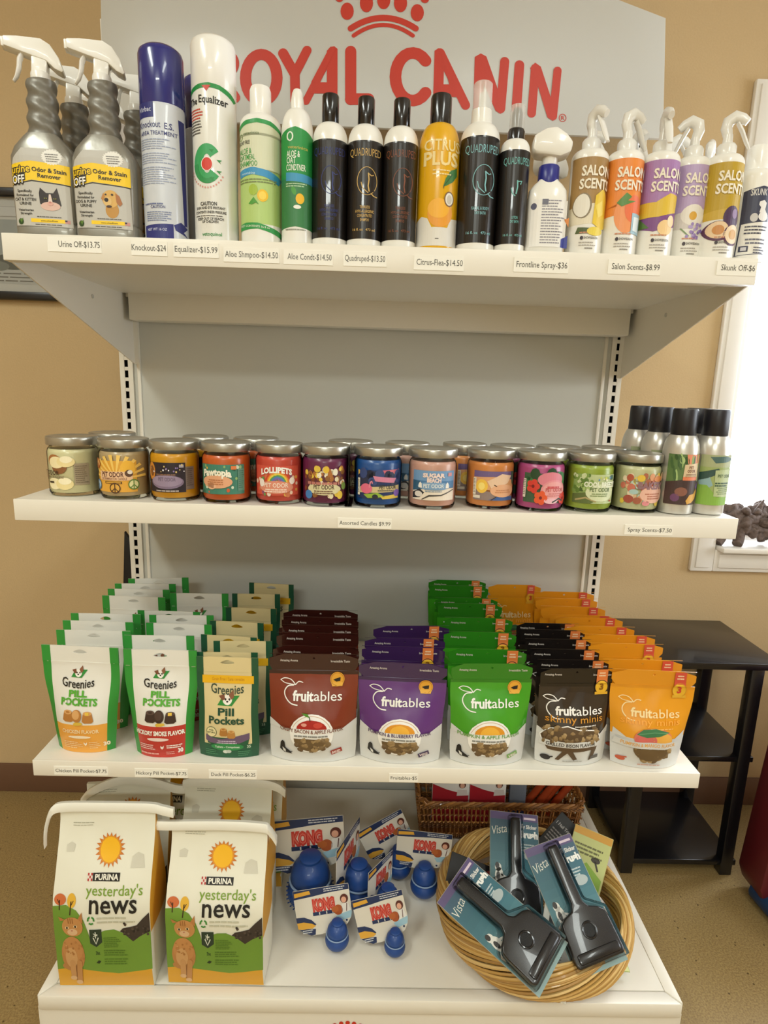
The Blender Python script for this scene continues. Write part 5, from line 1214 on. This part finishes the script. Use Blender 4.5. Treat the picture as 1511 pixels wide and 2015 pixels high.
    d.ell(816, 786, 33, 26, '#c96a3a', 3); d.stroke([(814, 832), (814, 790)], 6, '#3a2418', 4); d.stroke([(814, 805), (802, 786)], 4, '#3a2418', 4); d.ell(880, 790, 24, 34, '#dfae3a', 3); d.stroke([(872, 856), (878, 795)], 6, '#3a2418', 4); d.stroke([(876, 815), (890, 792)], 4, '#3a2418', 4)
    # ginger kitten printed on the bag
    d.ell(872, 1070, 66, 92, '#b9804a', 4); d.ell(872, 1040, 58, 66, '#c08850', 5); d.ell(862, 1085, 34, 52, '#cc9c66', 6); d.ell(882, 920, 58, 52, '#c48c52', 6); d.poly([(815, 890), (806, 868), (848, 884)], '#b57a45', 6); d.poly([(912, 882), (938, 842), (942, 900)], '#b57a45', 6); d.ell(880, 948, 28, 18, '#d9b48a', 7); d.ell(852, 925, 10, 8, '#e2cda0', 7); d.ell(898, 918, 10, 8, '#e2cda0', 7); d.ell(852, 925, 5, 7, '#3a2a18', 8); d.ell(898, 918, 5, 7, '#3a2a18', 8); d.poly([(872, 938), (884, 936), (879, 946)], '#b5685a', 8)
    for i, x in enumerate((860, 872, 884)): d.stroke([(x, 875), (x+2, 900)], 5, '#a06a38', 8)
    d.stroke([(866, 1110), (866, 1180)], 30, '#c4925c', 7); d.stroke([(905, 1110), (895, 1205)], 30, '#bd8850', 7); d.stroke([(820, 1130), (840, 1138)], 26, '#b57f48', 5); d.stroke([(888, 1120), (880, 1200)], 4, '#8a5a30', 8); d.ell(864, 1190, 18, 12, '#d6ae80', 8); d.ell(893, 1214, 18, 12, '#d6ae80', 8)
    sprinkle(d, 22, 830, 930, 1000, 1090, ['#a9733d', '#d0a26c', '#b57d46'], 7, 3, 8, 9)
    d.lines(850, 990, 430, 2, 14, 5, '#b5b19c', 3, 9)
    d.poly([(825, 545), (850, 532), (872, 545), (865, 580), (825, 580)], '#cdc9b8', 2); d.poly([(1195, 600), (1225, 580), (1258, 590), (1268, 650), (1190, 650)], '#cdc9b8', 2)
    d.v = [(u, v+.22*v*(1-v/H), z) for u, v, z in d.v]
    d.into(b, lambda u, v, z: (u, -dep(u, v)-z-.0003, v), frange(-W/2, W/2, W/14), frange(0, H, H/28))
    b.build('bag_body', t, 50)
    f = MB(); w2 = W/2; yt = .012
    if fold == 'straight': path = [(-w2-.022, yt-.022, H-.062), (-w2-.020, yt-.018, H-.030), (-w2-.012, yt-.008, H-.004), (-w2+.01, yt-.003, H+.002), (0, yt-.002, H+.002), (w2-.01, yt-.002, H+.001), (w2+.012, yt-.002, H-.004), (w2+.034, yt-.002, H-.010)]
    elif fold == 'flat': path = [(-w2-.034, yt-.004, H+.001), (-w2-.01, yt-.003, H-.001), (0, yt-.003, H+.003), (w2-.012, yt-.003, H+.001), (w2+.004, yt-.002, H-.008), (w2+.016, yt+.004, H-.034)]
    elif fold == 'arch': path = [(-w2-.010, yt-.01, H-.034), (-w2+.008, yt-.014, H-.012), (-.04, yt-.014, H+.006), (0, yt-.012, H+.014), (.05, yt-.01, H+.004), (w2+.01, yt-.006, H-.016), (w2+.03, yt-.004, H-.02)]
    else: path = [(-w2-.004, yt, H-.006), (-w2+.02, yt, H), (0, yt, H+.002), (w2-.02, yt, H), (w2+.012, yt, H-.008), (w2+.028, yt-.002, H-.020)]
    secs = []
    for x, y, z in curve(path, 4):
        hh = .0085; secs.append([(x, y-.006, z-hh), (x, y+.004, z-hh), (x, y+.005, z+hh*.8), (x, y-.003, z+hh), (x, y-.007, z+hh*.4)])
    f.loft(secs, mat('#e8e4d6', .45, name='folded_paper_top')); f.build('top_fold', t, 50)
    return t
def on_deck(t, x, y, rz=0): t.location = (x, y, ZD+.0006); t.rotation_euler = (0, 0, radians(rz)); return t
on_deck(litter_bag('tall white litter bag with kitten print and untied ears, at the deck corner', .344, .176, 'straight', seed=1), -.487, -.552, 1)
on_deck(litter_bag('shorter front litter bag with kitten print, beside the tall one', .304, .182, 'flat', seed=2), -.281, -.546, -1)
on_deck(litter_bag('litter bag with sun print standing behind the shorter front bag', .318, .180, 'curl', seed=3), -.290, -.438, -1)
on_deck(litter_bag('litter bag with arched crumpled top behind the tall front bag', .318, .165, 'arch', seed=4), -.492, -.442, 6)
on_deck(litter_bag('litter bag at the back by the deck edge, sun print partly hidden', .318, .165, 'curl', seed=5), -.440, -.330, -2)
on_deck(litter_bag('litter bag at the back nearest the rubber toys, mostly hidden by another', .318, .15, 'curl', seed=6), -.268, -.315, 1)

# ------------------------------------------------------------------ rubber toys on cards
RUB = mat('#1a4388', .45, coat=.1, name='blue_rubber')
def toy_card(w, h):
    """printed backing card, x across, z up, in its own plane; w x h metres"""
    P = lambda x, y: (x/110*w-w/2, h-y/90*h)
    out = [P(*q) for q in ((0, 1), (1, 0), (109, 0), (110, 1), (110, 55), (107, 66), (98, 78), (86, 84), (74, 86), (60, 88), (46, 90), (30, 90), (16, 84), (6, 74), (1, 64))]
    b = MB(); b.prism(out[::-1], 0, .0008, mat('#d9d3c6', .4, coat=.2, name='white_card'), axis='y')
    d = Decal(55, 90, w/110, h/90)
    NV = '#1c2d55'
    d.poly([(0.3, .5), (109.5, .5), (109.5, 11), (70, 12), (38, 15), (0.3, 17)], NV, 1); d.poly([(2, 5), (32, 3), (34, 10), (2, 13)], '#d9a238', 2); d.lines(60, 106, 3, 2, 4, 1.8, '#c9cbd0', 3, 3)
    d.rect(34, 20, 80, 44, '#d9c8bd', 1); d.txt('KONG', 35, 79, 43, 20, '#c23a30', 3, bold=.10); d.txt('KONG', 37, 77, 42, 18, '#d8705f', 4, bold=-.012)
    d.rect(34, 46, 80, 53, NV, 2)
    for x in (46, 60, 72): d.rect(x, 47, x+2, 52, '#d9d3c6', 3)
    d.poly([(0.3, 52), (16, 53), (30, 60), (38, 70), (30, 72), (14, 66), (0.6, 62)], NV, 2); d.poly([(1, 62.5), (14, 62), (30, 67), (37, 72), (30, 76), (12, 76), (2, 74)], '#d9a238', 3); d.poly([(4, 76), (16, 76), (36, 78), (34, 89), (26, 89.5), (14, 83)], NV, 2); d.lines(10, 32, 78, 2, 4, 2, '#c9cbd0', 3, 4)
    d.poly([(78, 60), (95, 54), (109.6, 50), (109.6, 57), (106.5, 66), (84, 70)], '#9fc4d4', 2)
    d.ell(98, 28, 8, 9, '#5a2a22', 3); d.ell(97, 30, 5, 6, '#dba58c', 4); d.poly([(92, 38), (104, 36), (109, 52), (90, 56)], '#e3e0da', 3); d.ell(84, 48, 9, 10, '#a9562c', 3); d.ell(78, 46, 7, 6, '#b5622f', 4); d.stroke([(102, 38), (100, 52)], 1.4, '#5a2a2a', 5); d.ell(84, 78, 2, 2, NV, 3); d.ell(98, 70, 2, 2, NV, 3)
    d.into(b, lambda u, v, z: (u, -z, v)); return b
def rubber_toy(label, w, h, r, cardz, loc, rz=0, lean=8, roll=0, tx=.12, backside=False):
    t = thing('rubber_dog_toy', label, 'dog toy', (loc[0], loc[1], ZD+.0006), radians(rz), group='blue rubber toys on header cards')
    b = MB(); pr = [(r*.35, 0)]
    for i in range(1, 10): a = -pi/2+pi*.86*i/9; pr.append((r*cos(a)*1.0+r*0.0, r*.80+r*.80*sin(a)))
    pr[0] = (r*.45, .0)
    z0 = r*1.42; r2 = r*.84
    pr = [(r*.45, 0)]+[(r*cos(a), r*.82+r*.82*sin(a)) for a in [radians(q) for q in range(-60, 41, 12)]]
    pr += [(r*.80, r*1.40), (r2, r*1.46), (r2, r*1.62)]+[(r2*cos(a), r*1.62+r2*1.0*sin(a)) for a in [radians(q) for q in range(10, 62, 10)]]
    top = r*1.62+r2*1.0*sin(radians(60))
    pr += [(r*.46, top+r*.02), (r*.48, top+r*.14), (r*.36, top+r*.22), (.001, top+r*.22)]
    b.lathe(pr, RUB, 36); o = b.build('toy_body', t); 
    g = MB(); k = [q for q in pr if q[1] > r*.9][0]; g.tube([((r*.885)*cos(2*pi*i/36), (r*.885)*sin(2*pi*i/36), r*1.38) for i in range(36)], r*.05, mat('#8fa6c6', .35), 8, True); g.build('groove_ring', o)
    if r > .04:
        n = MB()
        for k_ in range(3):
            for i in range(30): a = 2*pi*i/30; n.tube([(r*.97*cos(a), r*.97*sin(a), r*.55+k_*r*.22), (r*1.05*cos(a), r*1.05*sin(a), r*.55+k_*r*.22)], r*.028, RUB, 5)
        n.build('nub_texture', o)
    c = toy_card(w, h).build('header_card', t, flat=True)
    c.location = (-w*tx, r*.55, cardz); c.rotation_euler = (radians(-lean), radians(roll), 0)
    return t
rubber_toy('large nubby blue rubber toy on wide card beside the litter bags', .172, .122, .050, .060, (-.122, -.405), 4, 10, -4, .04)
rubber_toy('blue rubber toy in the middle with its card seen nearly edge-on, tilted away', .150, .115, .040, .045, (-.016, -.395), 72, 4, 10, .05)
rubber_toy('blue rubber toy farthest back, in front of the wicker basket', .125, .090, .031, .052, (.132, -.372), -4, 6, 3, .05)
rubber_toy('blue rubber toy with slanted card between the middle and back toys', .115, .090, .030, .050, (.076, -.318), 14, 8, -24, .06)
rubber_toy('small blue rubber toy with edge-on card just behind the front pair', .110, .090, .030, .030, (.048, -.432), 60, 6, 12, .05)
rubber_toy('small blue rubber toy at the front, its upright card closer to the litter bags', .116, .094, .0245, .020, (-.056, -.508), 3, 14, -9, .19)
rubber_toy('small blue rubber toy at the front, its card tilted, closer to the round basket', .106, .094, .0215, .018, (.062, -.520), 3, 14, -14, .15)

# ------------------------------------------------------------------ round willow basket with brush packs
WIL = [mat(c, .5, coat=.15, bump=.1, bscale=200, name='willow_strand') for c in ('#c9a25c', '#b98f4a', '#d6b474', '#a87f40')]
BX, BY = .357, -.446
t = thing('willow_basket', 'round open willow basket with loosely wound rim holding brush packs', 'basket', (BX, BY, ZD+.0006), 0)
b = MB(); r = random.Random(5)
for i in range(30):
    ph = 2*pi*i/30; kk = 2.0; pts = []; rr = .0026+.0012*r.random()
    for j in range(72):
        a = 2*pi*j/72; q = ph+kk*a; rad = .176+.014*cos(q)+.002*sin(3*a+i); zz = .058+.036*sin(q)+.002*cos(2*a+i)
        pts.append((rad*1.06*cos(a), rad*1.04*sin(a), max(zz, .006)))
    b.tube(pts, rr, WIL[i % 4], 6, True)
b.build('wound_rim', t)
b = MB()
for i in range(17):
    R_ = .012+i*.0098
    for ph in (0, pi):
        pts = [(R_*1.05*cos(2*pi*j/96), R_*1.03*sin(2*pi*j/96), .006+.003*sin(j*pi/3*1.0+ph+i*pi)) for j in range(96)]
        b.tube(pts, .0016, WIL[(i+(ph > 0)) % 4], 5, True)
for k in range(32):
    a = 2*pi*k/32; b.tube([(.01*cos(a), .01*sin(a), .006), (.178*cos(a), .176*sin(a), .0065)], .0017, WIL[k % 4], 6)
b.build('woven_base', t)

def pose(t, c, rz, lean, roll):
    """card lying in the basket: roll in its own plane, then leaned back, then turned"""
    M = Matrix.Translation(c) @ Matrix.Rotation(radians(rz), 4, 'Z') @ Matrix.Rotation(radians(-lean), 4, 'X') @ Matrix.Rotation(radians(roll), 4, 'Y')
    t.matrix_world = M; return t
HB = mat('#1b1a1c', .28, coat=.4, name='black_brush_plastic')
def brush_pack(label):
    w, h = .108, .225
    t = thing('slicker_brush_pack', label, 'brush pack', group='carded slicker brushes')
    b = MB(); b.box(-w/2, w/2, .0, .0012, -h/2, h/2, mat('#9c978a', .5), bev=.0003)
    d = Decal(0, 0, 1, 1)
    Y = lambda q: -h/2+q*h                            # 0 top .. 1 bottom (label y runs down)
    for i in range(14):
        q0, q1 = i/14, (i+1)/14; k = abs(q0-.45)
        d.rect(-w/2+.001, Y(q0)+(.001 if i == 0 else 0), w/2-.001, Y(q1), ('#5d4f78', '#3f5c70', '#386270', '#356472', '#356672', '#386a76', '#3d6f79', '#44757d', '#4c7a80', '#558084', '#5f868a', '#6a8d8f', '#769494', '#829b98')[i], 1)
    d.txt('Vista', -.050, -.016, Y(.20), .017, '#e4e3d8', 4, bold=-.004, slope=-.25); d.txt('Tiny Slicker', .008, .050, Y(.135), .0075, '#e0dfd6', 4, bold=.03); d.txt('Brush', .012, .052, Y(.215), .0125, '#ecebe2', 4, bold=.06)
    d.rect(.022, Y(.035), .048, Y(.055), '#d9c6d0', 3); d.lines(.014, .046, Y(.27), 3, .0055, .0026, '#b9c4c2', 3, 3); d.ell(.034, Y(.37), .014, .009, '#a9b2b0', 3)
    d.ell(-.036, Y(.49), .007, .008, '#e6e4dc', 4); d.ell(-.038, Y(.475), .0045, .006, '#2a2522', 5); d.ell(-.034, Y(.56), .009, .016, '#e6e4dc', 4); d.ell(-.036, Y(.56), .004, .008, '#2f2a26', 5); d.stroke([(-.030, Y(.60)), (-.024, Y(.66))], .005, '#e6e4dc', 4); d.stroke([(-.038, Y(.61)), (-.048, Y(.64)), (-.046, Y(.67))], .004, '#e6e4dc', 4); d.stroke([(-.028, Y(.55)), (-.018, Y(.57))], .004, '#e6e4dc', 4)
    d.into(b, lambda u, v, z: (u, -z*.8, v)); b.build('backing_card', t, flat=True)
    k = MB()
    k.prism([(-.0095, .100), (.0095, .100), (.0115, .094), (.0115, -.004), (.018, -.014), (.036, -.020), (.046, -.028), (.048, -.040), (.050, -.092), (.046, -.100), (-.046, -.100), (-.050, -.092), (-.048, -.040), (-.046, -.028), (-.036, -.020), (-.018, -.014), (-.0115, -.004), (-.0115, .094)], -.022, -.003, HB, bev=.005, seg=3)
    k.box(-.043, .043, -.026, -.018, -.095, -.078, HB, bev=.004)
    br = k.build('brush', t)
    q = MB(); q.tube([(.013*cos(2*pi*i/24), -.0225, -.050+.013*sin(2*pi*i/24)) for i in range(24)], .0022, HB, 8, True); q.build('hole_rim', br)
    q = MB(); q.lathe([(.0, 0), (.0115, 0), (.0115, .0006), (.0, .0006)], mat('#060607', .6), 24); o = q.build('painted_thumb_hole', br); o.location = (0, -.0222, -.050); o.rotation_euler = (radians(90), 0, 0)  # black disc paints the dark of the hole; the head is uncut
    v = MB(); c = clear('#ffffff', .12, 1.12, .98, 'blister_film')
    v.prism([(-.015, .106), (.015, .106), (.0165, .0), (.052, -.022), (.0535, -.1045), (-.0535, -.1045), (-.052, -.022), (-.0165, .0)], -.028, -.0012, c, bev=.004); v.build('blister', t)
    return t
pA = brush_pack('teal carded slicker brush tilted across the basket front, top towards the rubber toys')
pose(pA, at_z(986, 1815, ZD+.142), 0, 60, -50)
pB = dup(pA, 'teal carded slicker brush on the window side, lying over the others'); pose(pB, at_z(1128, 1775, ZD+.150), 0, 52, -18)
pC = dup(pA, 'teal carded slicker brush at the basket back by the wicker basket, partly covered'); pose(pC, at_z(1013, 1712, ZD+.122), 0, 46, 5)
def flat_pack(name, label, cat, w, h, base, art, c, rz, lean, roll):
    t = thing(name, label, cat, group='small carded packs in the round basket')
    MB().box(-w/2, w/2, 0, .0012, -h/2, h/2, base, bev=.0003).build('backing_card', t)
    d = Decal(0, 0, 1, 1); art(d, w, h); b = MB(); d.into(b, lambda u, v, z: (u, -z*.8, v)); b.build('print', t, flat=True)
    pose(t, c, rz, lean, roll)
def art_black(d, w, h):
    d.rect(-w/2+.001, -h/2+.001, w/2-.001, h/2-.001, '#141214', 1)
    d.txt('1 Nail Trim', -w*.42, w*.1, -h*.30, .007, '#c9c6c2', 2, bold=.01); d.lines(-w*.42, w*.35, -h*.22, 5, .007, .0032, '#8f8a86', 2, 3); d.poly([(0, h*.1), (w*.3, 0), (w*.4, h*.1), (w*.1, h*.2)], '#8a3a3a', 2)
def art_leaf(d, w, h):
    d.rect(-w/2+.001, -h/2+.001, w/2-.001, h/2-.001, '#c9cf86', 1); d.rect(-w/2+.001, -h/2+.001, w/2-.001, -h/2+.016, '#d9a238', 2); d.poly([(-w*.4, h*.1), (0, -h*.1), (w*.45, h*.05), (w*.45, h*.4), (-w*.3, h*.42)], '#8db43f', 2); d.ell(w*.2, -h*.16, .010, .006, '#3a3226', 3); d.stroke([(w*.2, -h*.14), (w*.3, -h*.05)], .004, '#3a3226', 3); d.lines(-w*.4, w*.4, -h*.30, 3, .008, .004, '#6a6a3a', 3, 4)
def art_comb(d, w, h):
    d.rect(-w/2+.001, -h/2+.001, w/2-.001, h/2-.001, '#dcdacb', 1); d.poly([(-w*.45, h*.30), (w*.45, h*.22), (w*.45, h*.46), (-w*.45, h*.46)], '#8fb93a', 2); d.rect(-w*.3, -h*.4, -w*.12, h*.2, '#3a3a38', 2)
    for i in range(18): d.rect(-w*.12, -h*.38+i*h*.031, w*.22, -h*.38+i*h*.031+.0016, '#8a8a86', 3)
flat_pack('carded_nail_trimmer', 'black carded grooming pack sticking out at the basket end near the toys', 'grooming pack', .085, .15, mat('#1a1718', .4), art_black, at_z(945, 1742, ZD+.085), 14, 50, -62)
flat_pack('carded_nail_trimmer', 'black carded pack poking out behind the brushes beside the wicker basket', 'grooming pack', .075, .14, mat('#1a1718', .4), art_black, at_z(1092, 1668, ZD+.105), -10, 40, 40)
flat_pack('carded_flea_comb', 'yellow-green printed card standing at the window side of the round basket', 'comb pack', .085, .165, mat('#c4b877', .5), art_leaf, at_z(1150, 1712, ZD+.095), -12, 30, 14)
flat_pack('carded_flea_comb', 'white comb card with green foot low between the two front brushes', 'comb pack', .062, .16, mat('#d9d6c8', .4), art_comb, at_z(1092, 1868, ZD+.062), 0, 62, 20)
flat_pack('carded_flea_comb', 'green printed card lying flat under the window-side brush', 'comb pack', .075, .13, mat('#9aa85a', .5), art_leaf, at_z(1165, 1868, ZD+.030), 30, 78, -60)

# ------------------------------------------------------------------ rectangular wicker basket
WK = [mat(c, .5, coat=.15, bump=.1, bscale=220, name='brown_wicker') for c in ('#8a5a28', '#a06c32', '#74481d', '#b47e40')]
t = thing('wicker_basket', 'rectangular brown wicker basket at the back of the deck holding packaged toys', 'basket', (.338, -.115, ZD+.0006), 0)
x0, x1, y0, y1, hh = -.198, .198, -.078, .078, .105
def wpt(s_, z, off=0.0):
    k = 1+.06*z/hh; X, Y = x1*k+off, y1*k+off
    per = 2*(2*X+2*Y); s_ = (s_ % 1)*per
    for a, b_, L in (((-X, -Y), (X, -Y), 2*X), ((X, -Y), (X, Y), 2*Y), ((X, Y), (-X, Y), 2*X), ((-X, Y), (-X, -Y), 2*Y)):
        if s_ <= L: return (a[0]+(b_[0]-a[0])*s_/L, a[1]+(b_[1]-a[1])*s_/L, z)
        s_ -= L
    return (-X, -Y, z)
b = MB(); N = 104
for i in range(N):
    s_ = i/N; b.tube([wpt(s_, z, .0012*(-1)**i) for z in (.002, .03, .06, .09, .103)], .0021, WK[i % 4], 6)
b.build('stake', t)
b = MB()
for z, nrow in ((.006, 2), (.012, 2), (.034, 1), (.040, 1), (.046, 2), (.068, 1), (.088, 2), (.094, 2)):
    for k in range(nrow):
        b.tube([wpt((j+.5*0)/208, z+k*.003, .0030*cos(j*pi/1.0+k*pi)) for j in range(208)], .0022, WK[(int(z*1000)+k) % 4], 6, True)
b.build('weave', t)
b = MB()
for k in range(3):
    b.tube([Vector(wpt(j/160, .101, 0))+Vector((.0, 0, .004*cos(j*.9+k*2.1)+ (.012 if abs(wpt(j/160, .1)[0]) > x1*.98 else 0)))+Vector((.003*sin(j*.9+k*2.1), .003*sin(j*.9+k*2.1), 0)) for j in range(160)], .0036, WK[k], 7, True)
b.build('braided_rim', t)
MB().box(x0, x1, y0, y1, .001, .004, WK[0]).build('bottom', t)
def boxcard(label, x, y, rz, col):
    t = thing('carded_chew_toy', label, 'toy pack', (x, y, ZD+.006), radians(rz), group='packs in the wicker basket')
    b = MB(); b.box(-.048, .048, -.001, .001, 0, .150, mat('#dcd8d0', .4), bev=.0003); b.build('backing_card', t)
    d = Decal(0, 0, 1, 1); d.poly([(-.047, -.120), (-.010, -.104), (.040, -.090), (.047, -.088), (.047, -.01), (-.047, -.01)], col, 1); d.ell(.030, -.118, .009, .010, '#5a2f22', 2); d.ell(.030, -.116, .006, .0075, '#d9a58c', 3); d.poly([(.018, -.104), (.042, -.104), (.046, -.088), (.016, -.086)], '#d5c9c0', 2)
    b = MB(); d.into(b, lambda u, v, z: (u, -.0012-z, v)); b.build('print', t, flat=True)
boxcard('red and white toy card at the end of the wicker basket next to the toys', .215, -.150, 0, '#a3202a')
boxcard('red and white toy card second along the wicker basket', .312, -.148, 2, '#a3202a')
t = thing('carded_chew_toy', 'dark blue toy card beside the orange chews in the wicker basket', 'toy pack', (.392, -.140, ZD+.006), radians(4), group='packs in the wicker basket')
MB().box(-.022, .022, -.004, .004, 0, .142, mat('#1f3560', .4), bev=.002).build('backing_card', t); MB().box(-.022, .022, -.006, -.004, .05, .128, mat('#6a6f78', .4), bev=.0005).build('print', t)
for i in range(4):
    t = thing('rubber_chew_stick', ('orange rubber stick leaning in the wicker basket, nearest the blue card', 'orange rubber stick, second from the blue card in the wicker basket', 'orange rubber stick, third from the blue card in the wicker basket', 'orange rubber stick at the window end of the wicker basket')[i], 'chew stick', (.420+i*.022, -.100-.012*(i % 2), ZD+.012), 0, group='orange rubber sticks')
    b = MB(); L = .16; b.tube([(0, 0, 0), (.02, 0, .04), (.05, -.004, .09), (.074, -.01, .128)], [.008, .0095, .0095, .008], mat('#b8481f', .45, coat=.2, name='orange_rubber'), 12); b.build('stick', t)
    MB().sphere((.076, -.0105, .131), .0098, mat('#b8481f', .45, coat=.2, name='orange_rubber')).build('end_knob', t)

# ------------------------------------------------------------------ around the shelf unit
BW = mat('#121114', .26, coat=.15, spec=.5, name='black_laminate')
t = thing('side_table', 'black three-tier side table against the wall under the window', 'side table', (.862, .0, 0), 0)
def tb(n, *a): MB().box(*a, BW, bev=.002).build(n, t)
tb('table_top', -.172, .172, -.148, .145, .600, .618)
tb('middle_shelf', -.160, .140, -.140, .145, .338, .353)
tb('lower_shelf', -.160, .140, -.140, .145, .026, .042)
for lx, ly in ((-.158, -.132), (.112, -.132), (-.158, .128), (.138, .128)): tb('leg', lx-.016, lx+.016, ly-.014, ly+.014, 0, .600)
RD = mat('#5a1019', .45, coat=.1, bump=.05, bscale=30, name='dark_red_plastic')
t = thing('plastic_bin', 'dark red moulded plastic bin with blue base beside the black side table', 'bin', (1.145, -.275, 0), 0)
b = MB(); pr = [(-.15, .03), (-.166, .07), (-.135, .55), (-.12, .58), (.15, .58), (.168, .55), (.166, .07), (.15, .03)]
b.prism(pr, -.0, .10, RD, bev=.012); b.build('shell', t)
b = MB()
for xa, xb, za, zb in ((-.105, .105, .33, .52), (-.105, .105, .09, .28)):
    for q in (((xa, za), (xb, za)), ((xb, za), (xb, zb)), ((xb, zb), (xa, zb)), ((xa, zb), (xa, za))): b.tube([(q[0][0], -.002, q[0][1]), (q[1][0], -.002, q[1][1])], .009, RD, 10)
b.build('raised_frame', t)
b = MB(); b.tube(curve([(-.13, .05, .032), (-.12, -.03, .032), (-.09, -.09, .032), (0, -.11, .032), (.10, -.09, .032), (.13, -.02, .032), (.13, .05, .032)], 5), .031, mat('#17365e', .4, name='blue_plastic'), 14); b.build('base_ring', t)
t = thing('folded_easel', 'black board standing behind the shelf unit against the wall', 'board', (-.685, .082, 0), 0)
b = MB(); b.prism([(-.055, 0), (.05, 0), (.05, .78), (.0, .86), (-.012, .70), (-.035, .42)], -.006, .006, mat('#0b0a0b', .6), bev=.001); b.build('panel', t)
b = MB(); b.box(-.05, -.03, -.02, .02, 0, .04, mat('#0b0a0b', .6), bev=.003); b.build('foot', t)

# gnarled sculpture on the window sill
t = thing('driftwood_sculpture', 'gnarled grey-brown driftwood animal figure on the white window sill', 'sculpture', (1.062, YW+.004, WZ0+.0125), 0)
DW = mat('#66564f', .75, bump=.7, bscale=90, name='weathered_root', vary=.35)
r = random.Random(11); b = MB()
for i in range(17):
    a = i/16; c = (-.045+.15*a+.02*(r.random()-.5), .03*(r.random()-.5), .072+.020*(r.random()-.5)-.012*a)
    b.sphere(c, .030+.012*r.random(), DW, 24, 16, (1.15, .7, .95), .95)
for i in range(9):
    p0 = (-.05+.16*r.random(), -.022+.01*r.random(), .055+.05*r.random()); p1 = (p0[0]+.03*(r.random()-.4), p0[1]-.002, p0[2]-.03*r.random())
    b.tube(curve([p0, ((p0[0]+p1[0])/2, p0[1]-.008, (p0[2]+p1[2])/2+.006), p1], 4), [.008, .010, .011, .011, .011, .010, .010, .009, .008], DW, 7)
b.build('body', t, 80)
for nm, pts, rr in (('leg', [(-.050, -.006, .055), (-.060, -.010, .035), (-.064, -.012, .018), (-.074, -.016, .006)], [.014, .012, .010, .013]), ('leg', [(-.010, -.014, .055), (-.016, -.018, .034), (-.018, -.022, .016), (-.024, -.028, .007)], [.016, .013, .011, .014]), ('leg', [(.060, .012, .05), (.066, .014, .03), (.072, .014, .008)], [.014, .011, .010]), ('leg', [(.085, -.012, .05), (.088, -.018, .03), (.092, -.022, .008)], [.013, .011, .010])):
    b = MB(); b.tube(curve(pts, 3), [rr[0]+(rr[-1]-rr[0])*i/(len(curve(pts, 3))-1) for i in range(len(curve(pts, 3)))], DW, 10); b.build(nm, t, 80)
b = MB(); b.tube(curve([(.030, -.01, .09), (.036, -.012, .115), (.044, -.012, .136)], 4), [.012, .011, .010, .009, .007, .006, .004, .003, .002], DW, 9); b.build('horn', t, 80)
b = MB(); b.sphere((-.062, -.008, .062), .026, DW, 14, 9, (1.15, .8, .9), .5); b.build('head', t, 80)
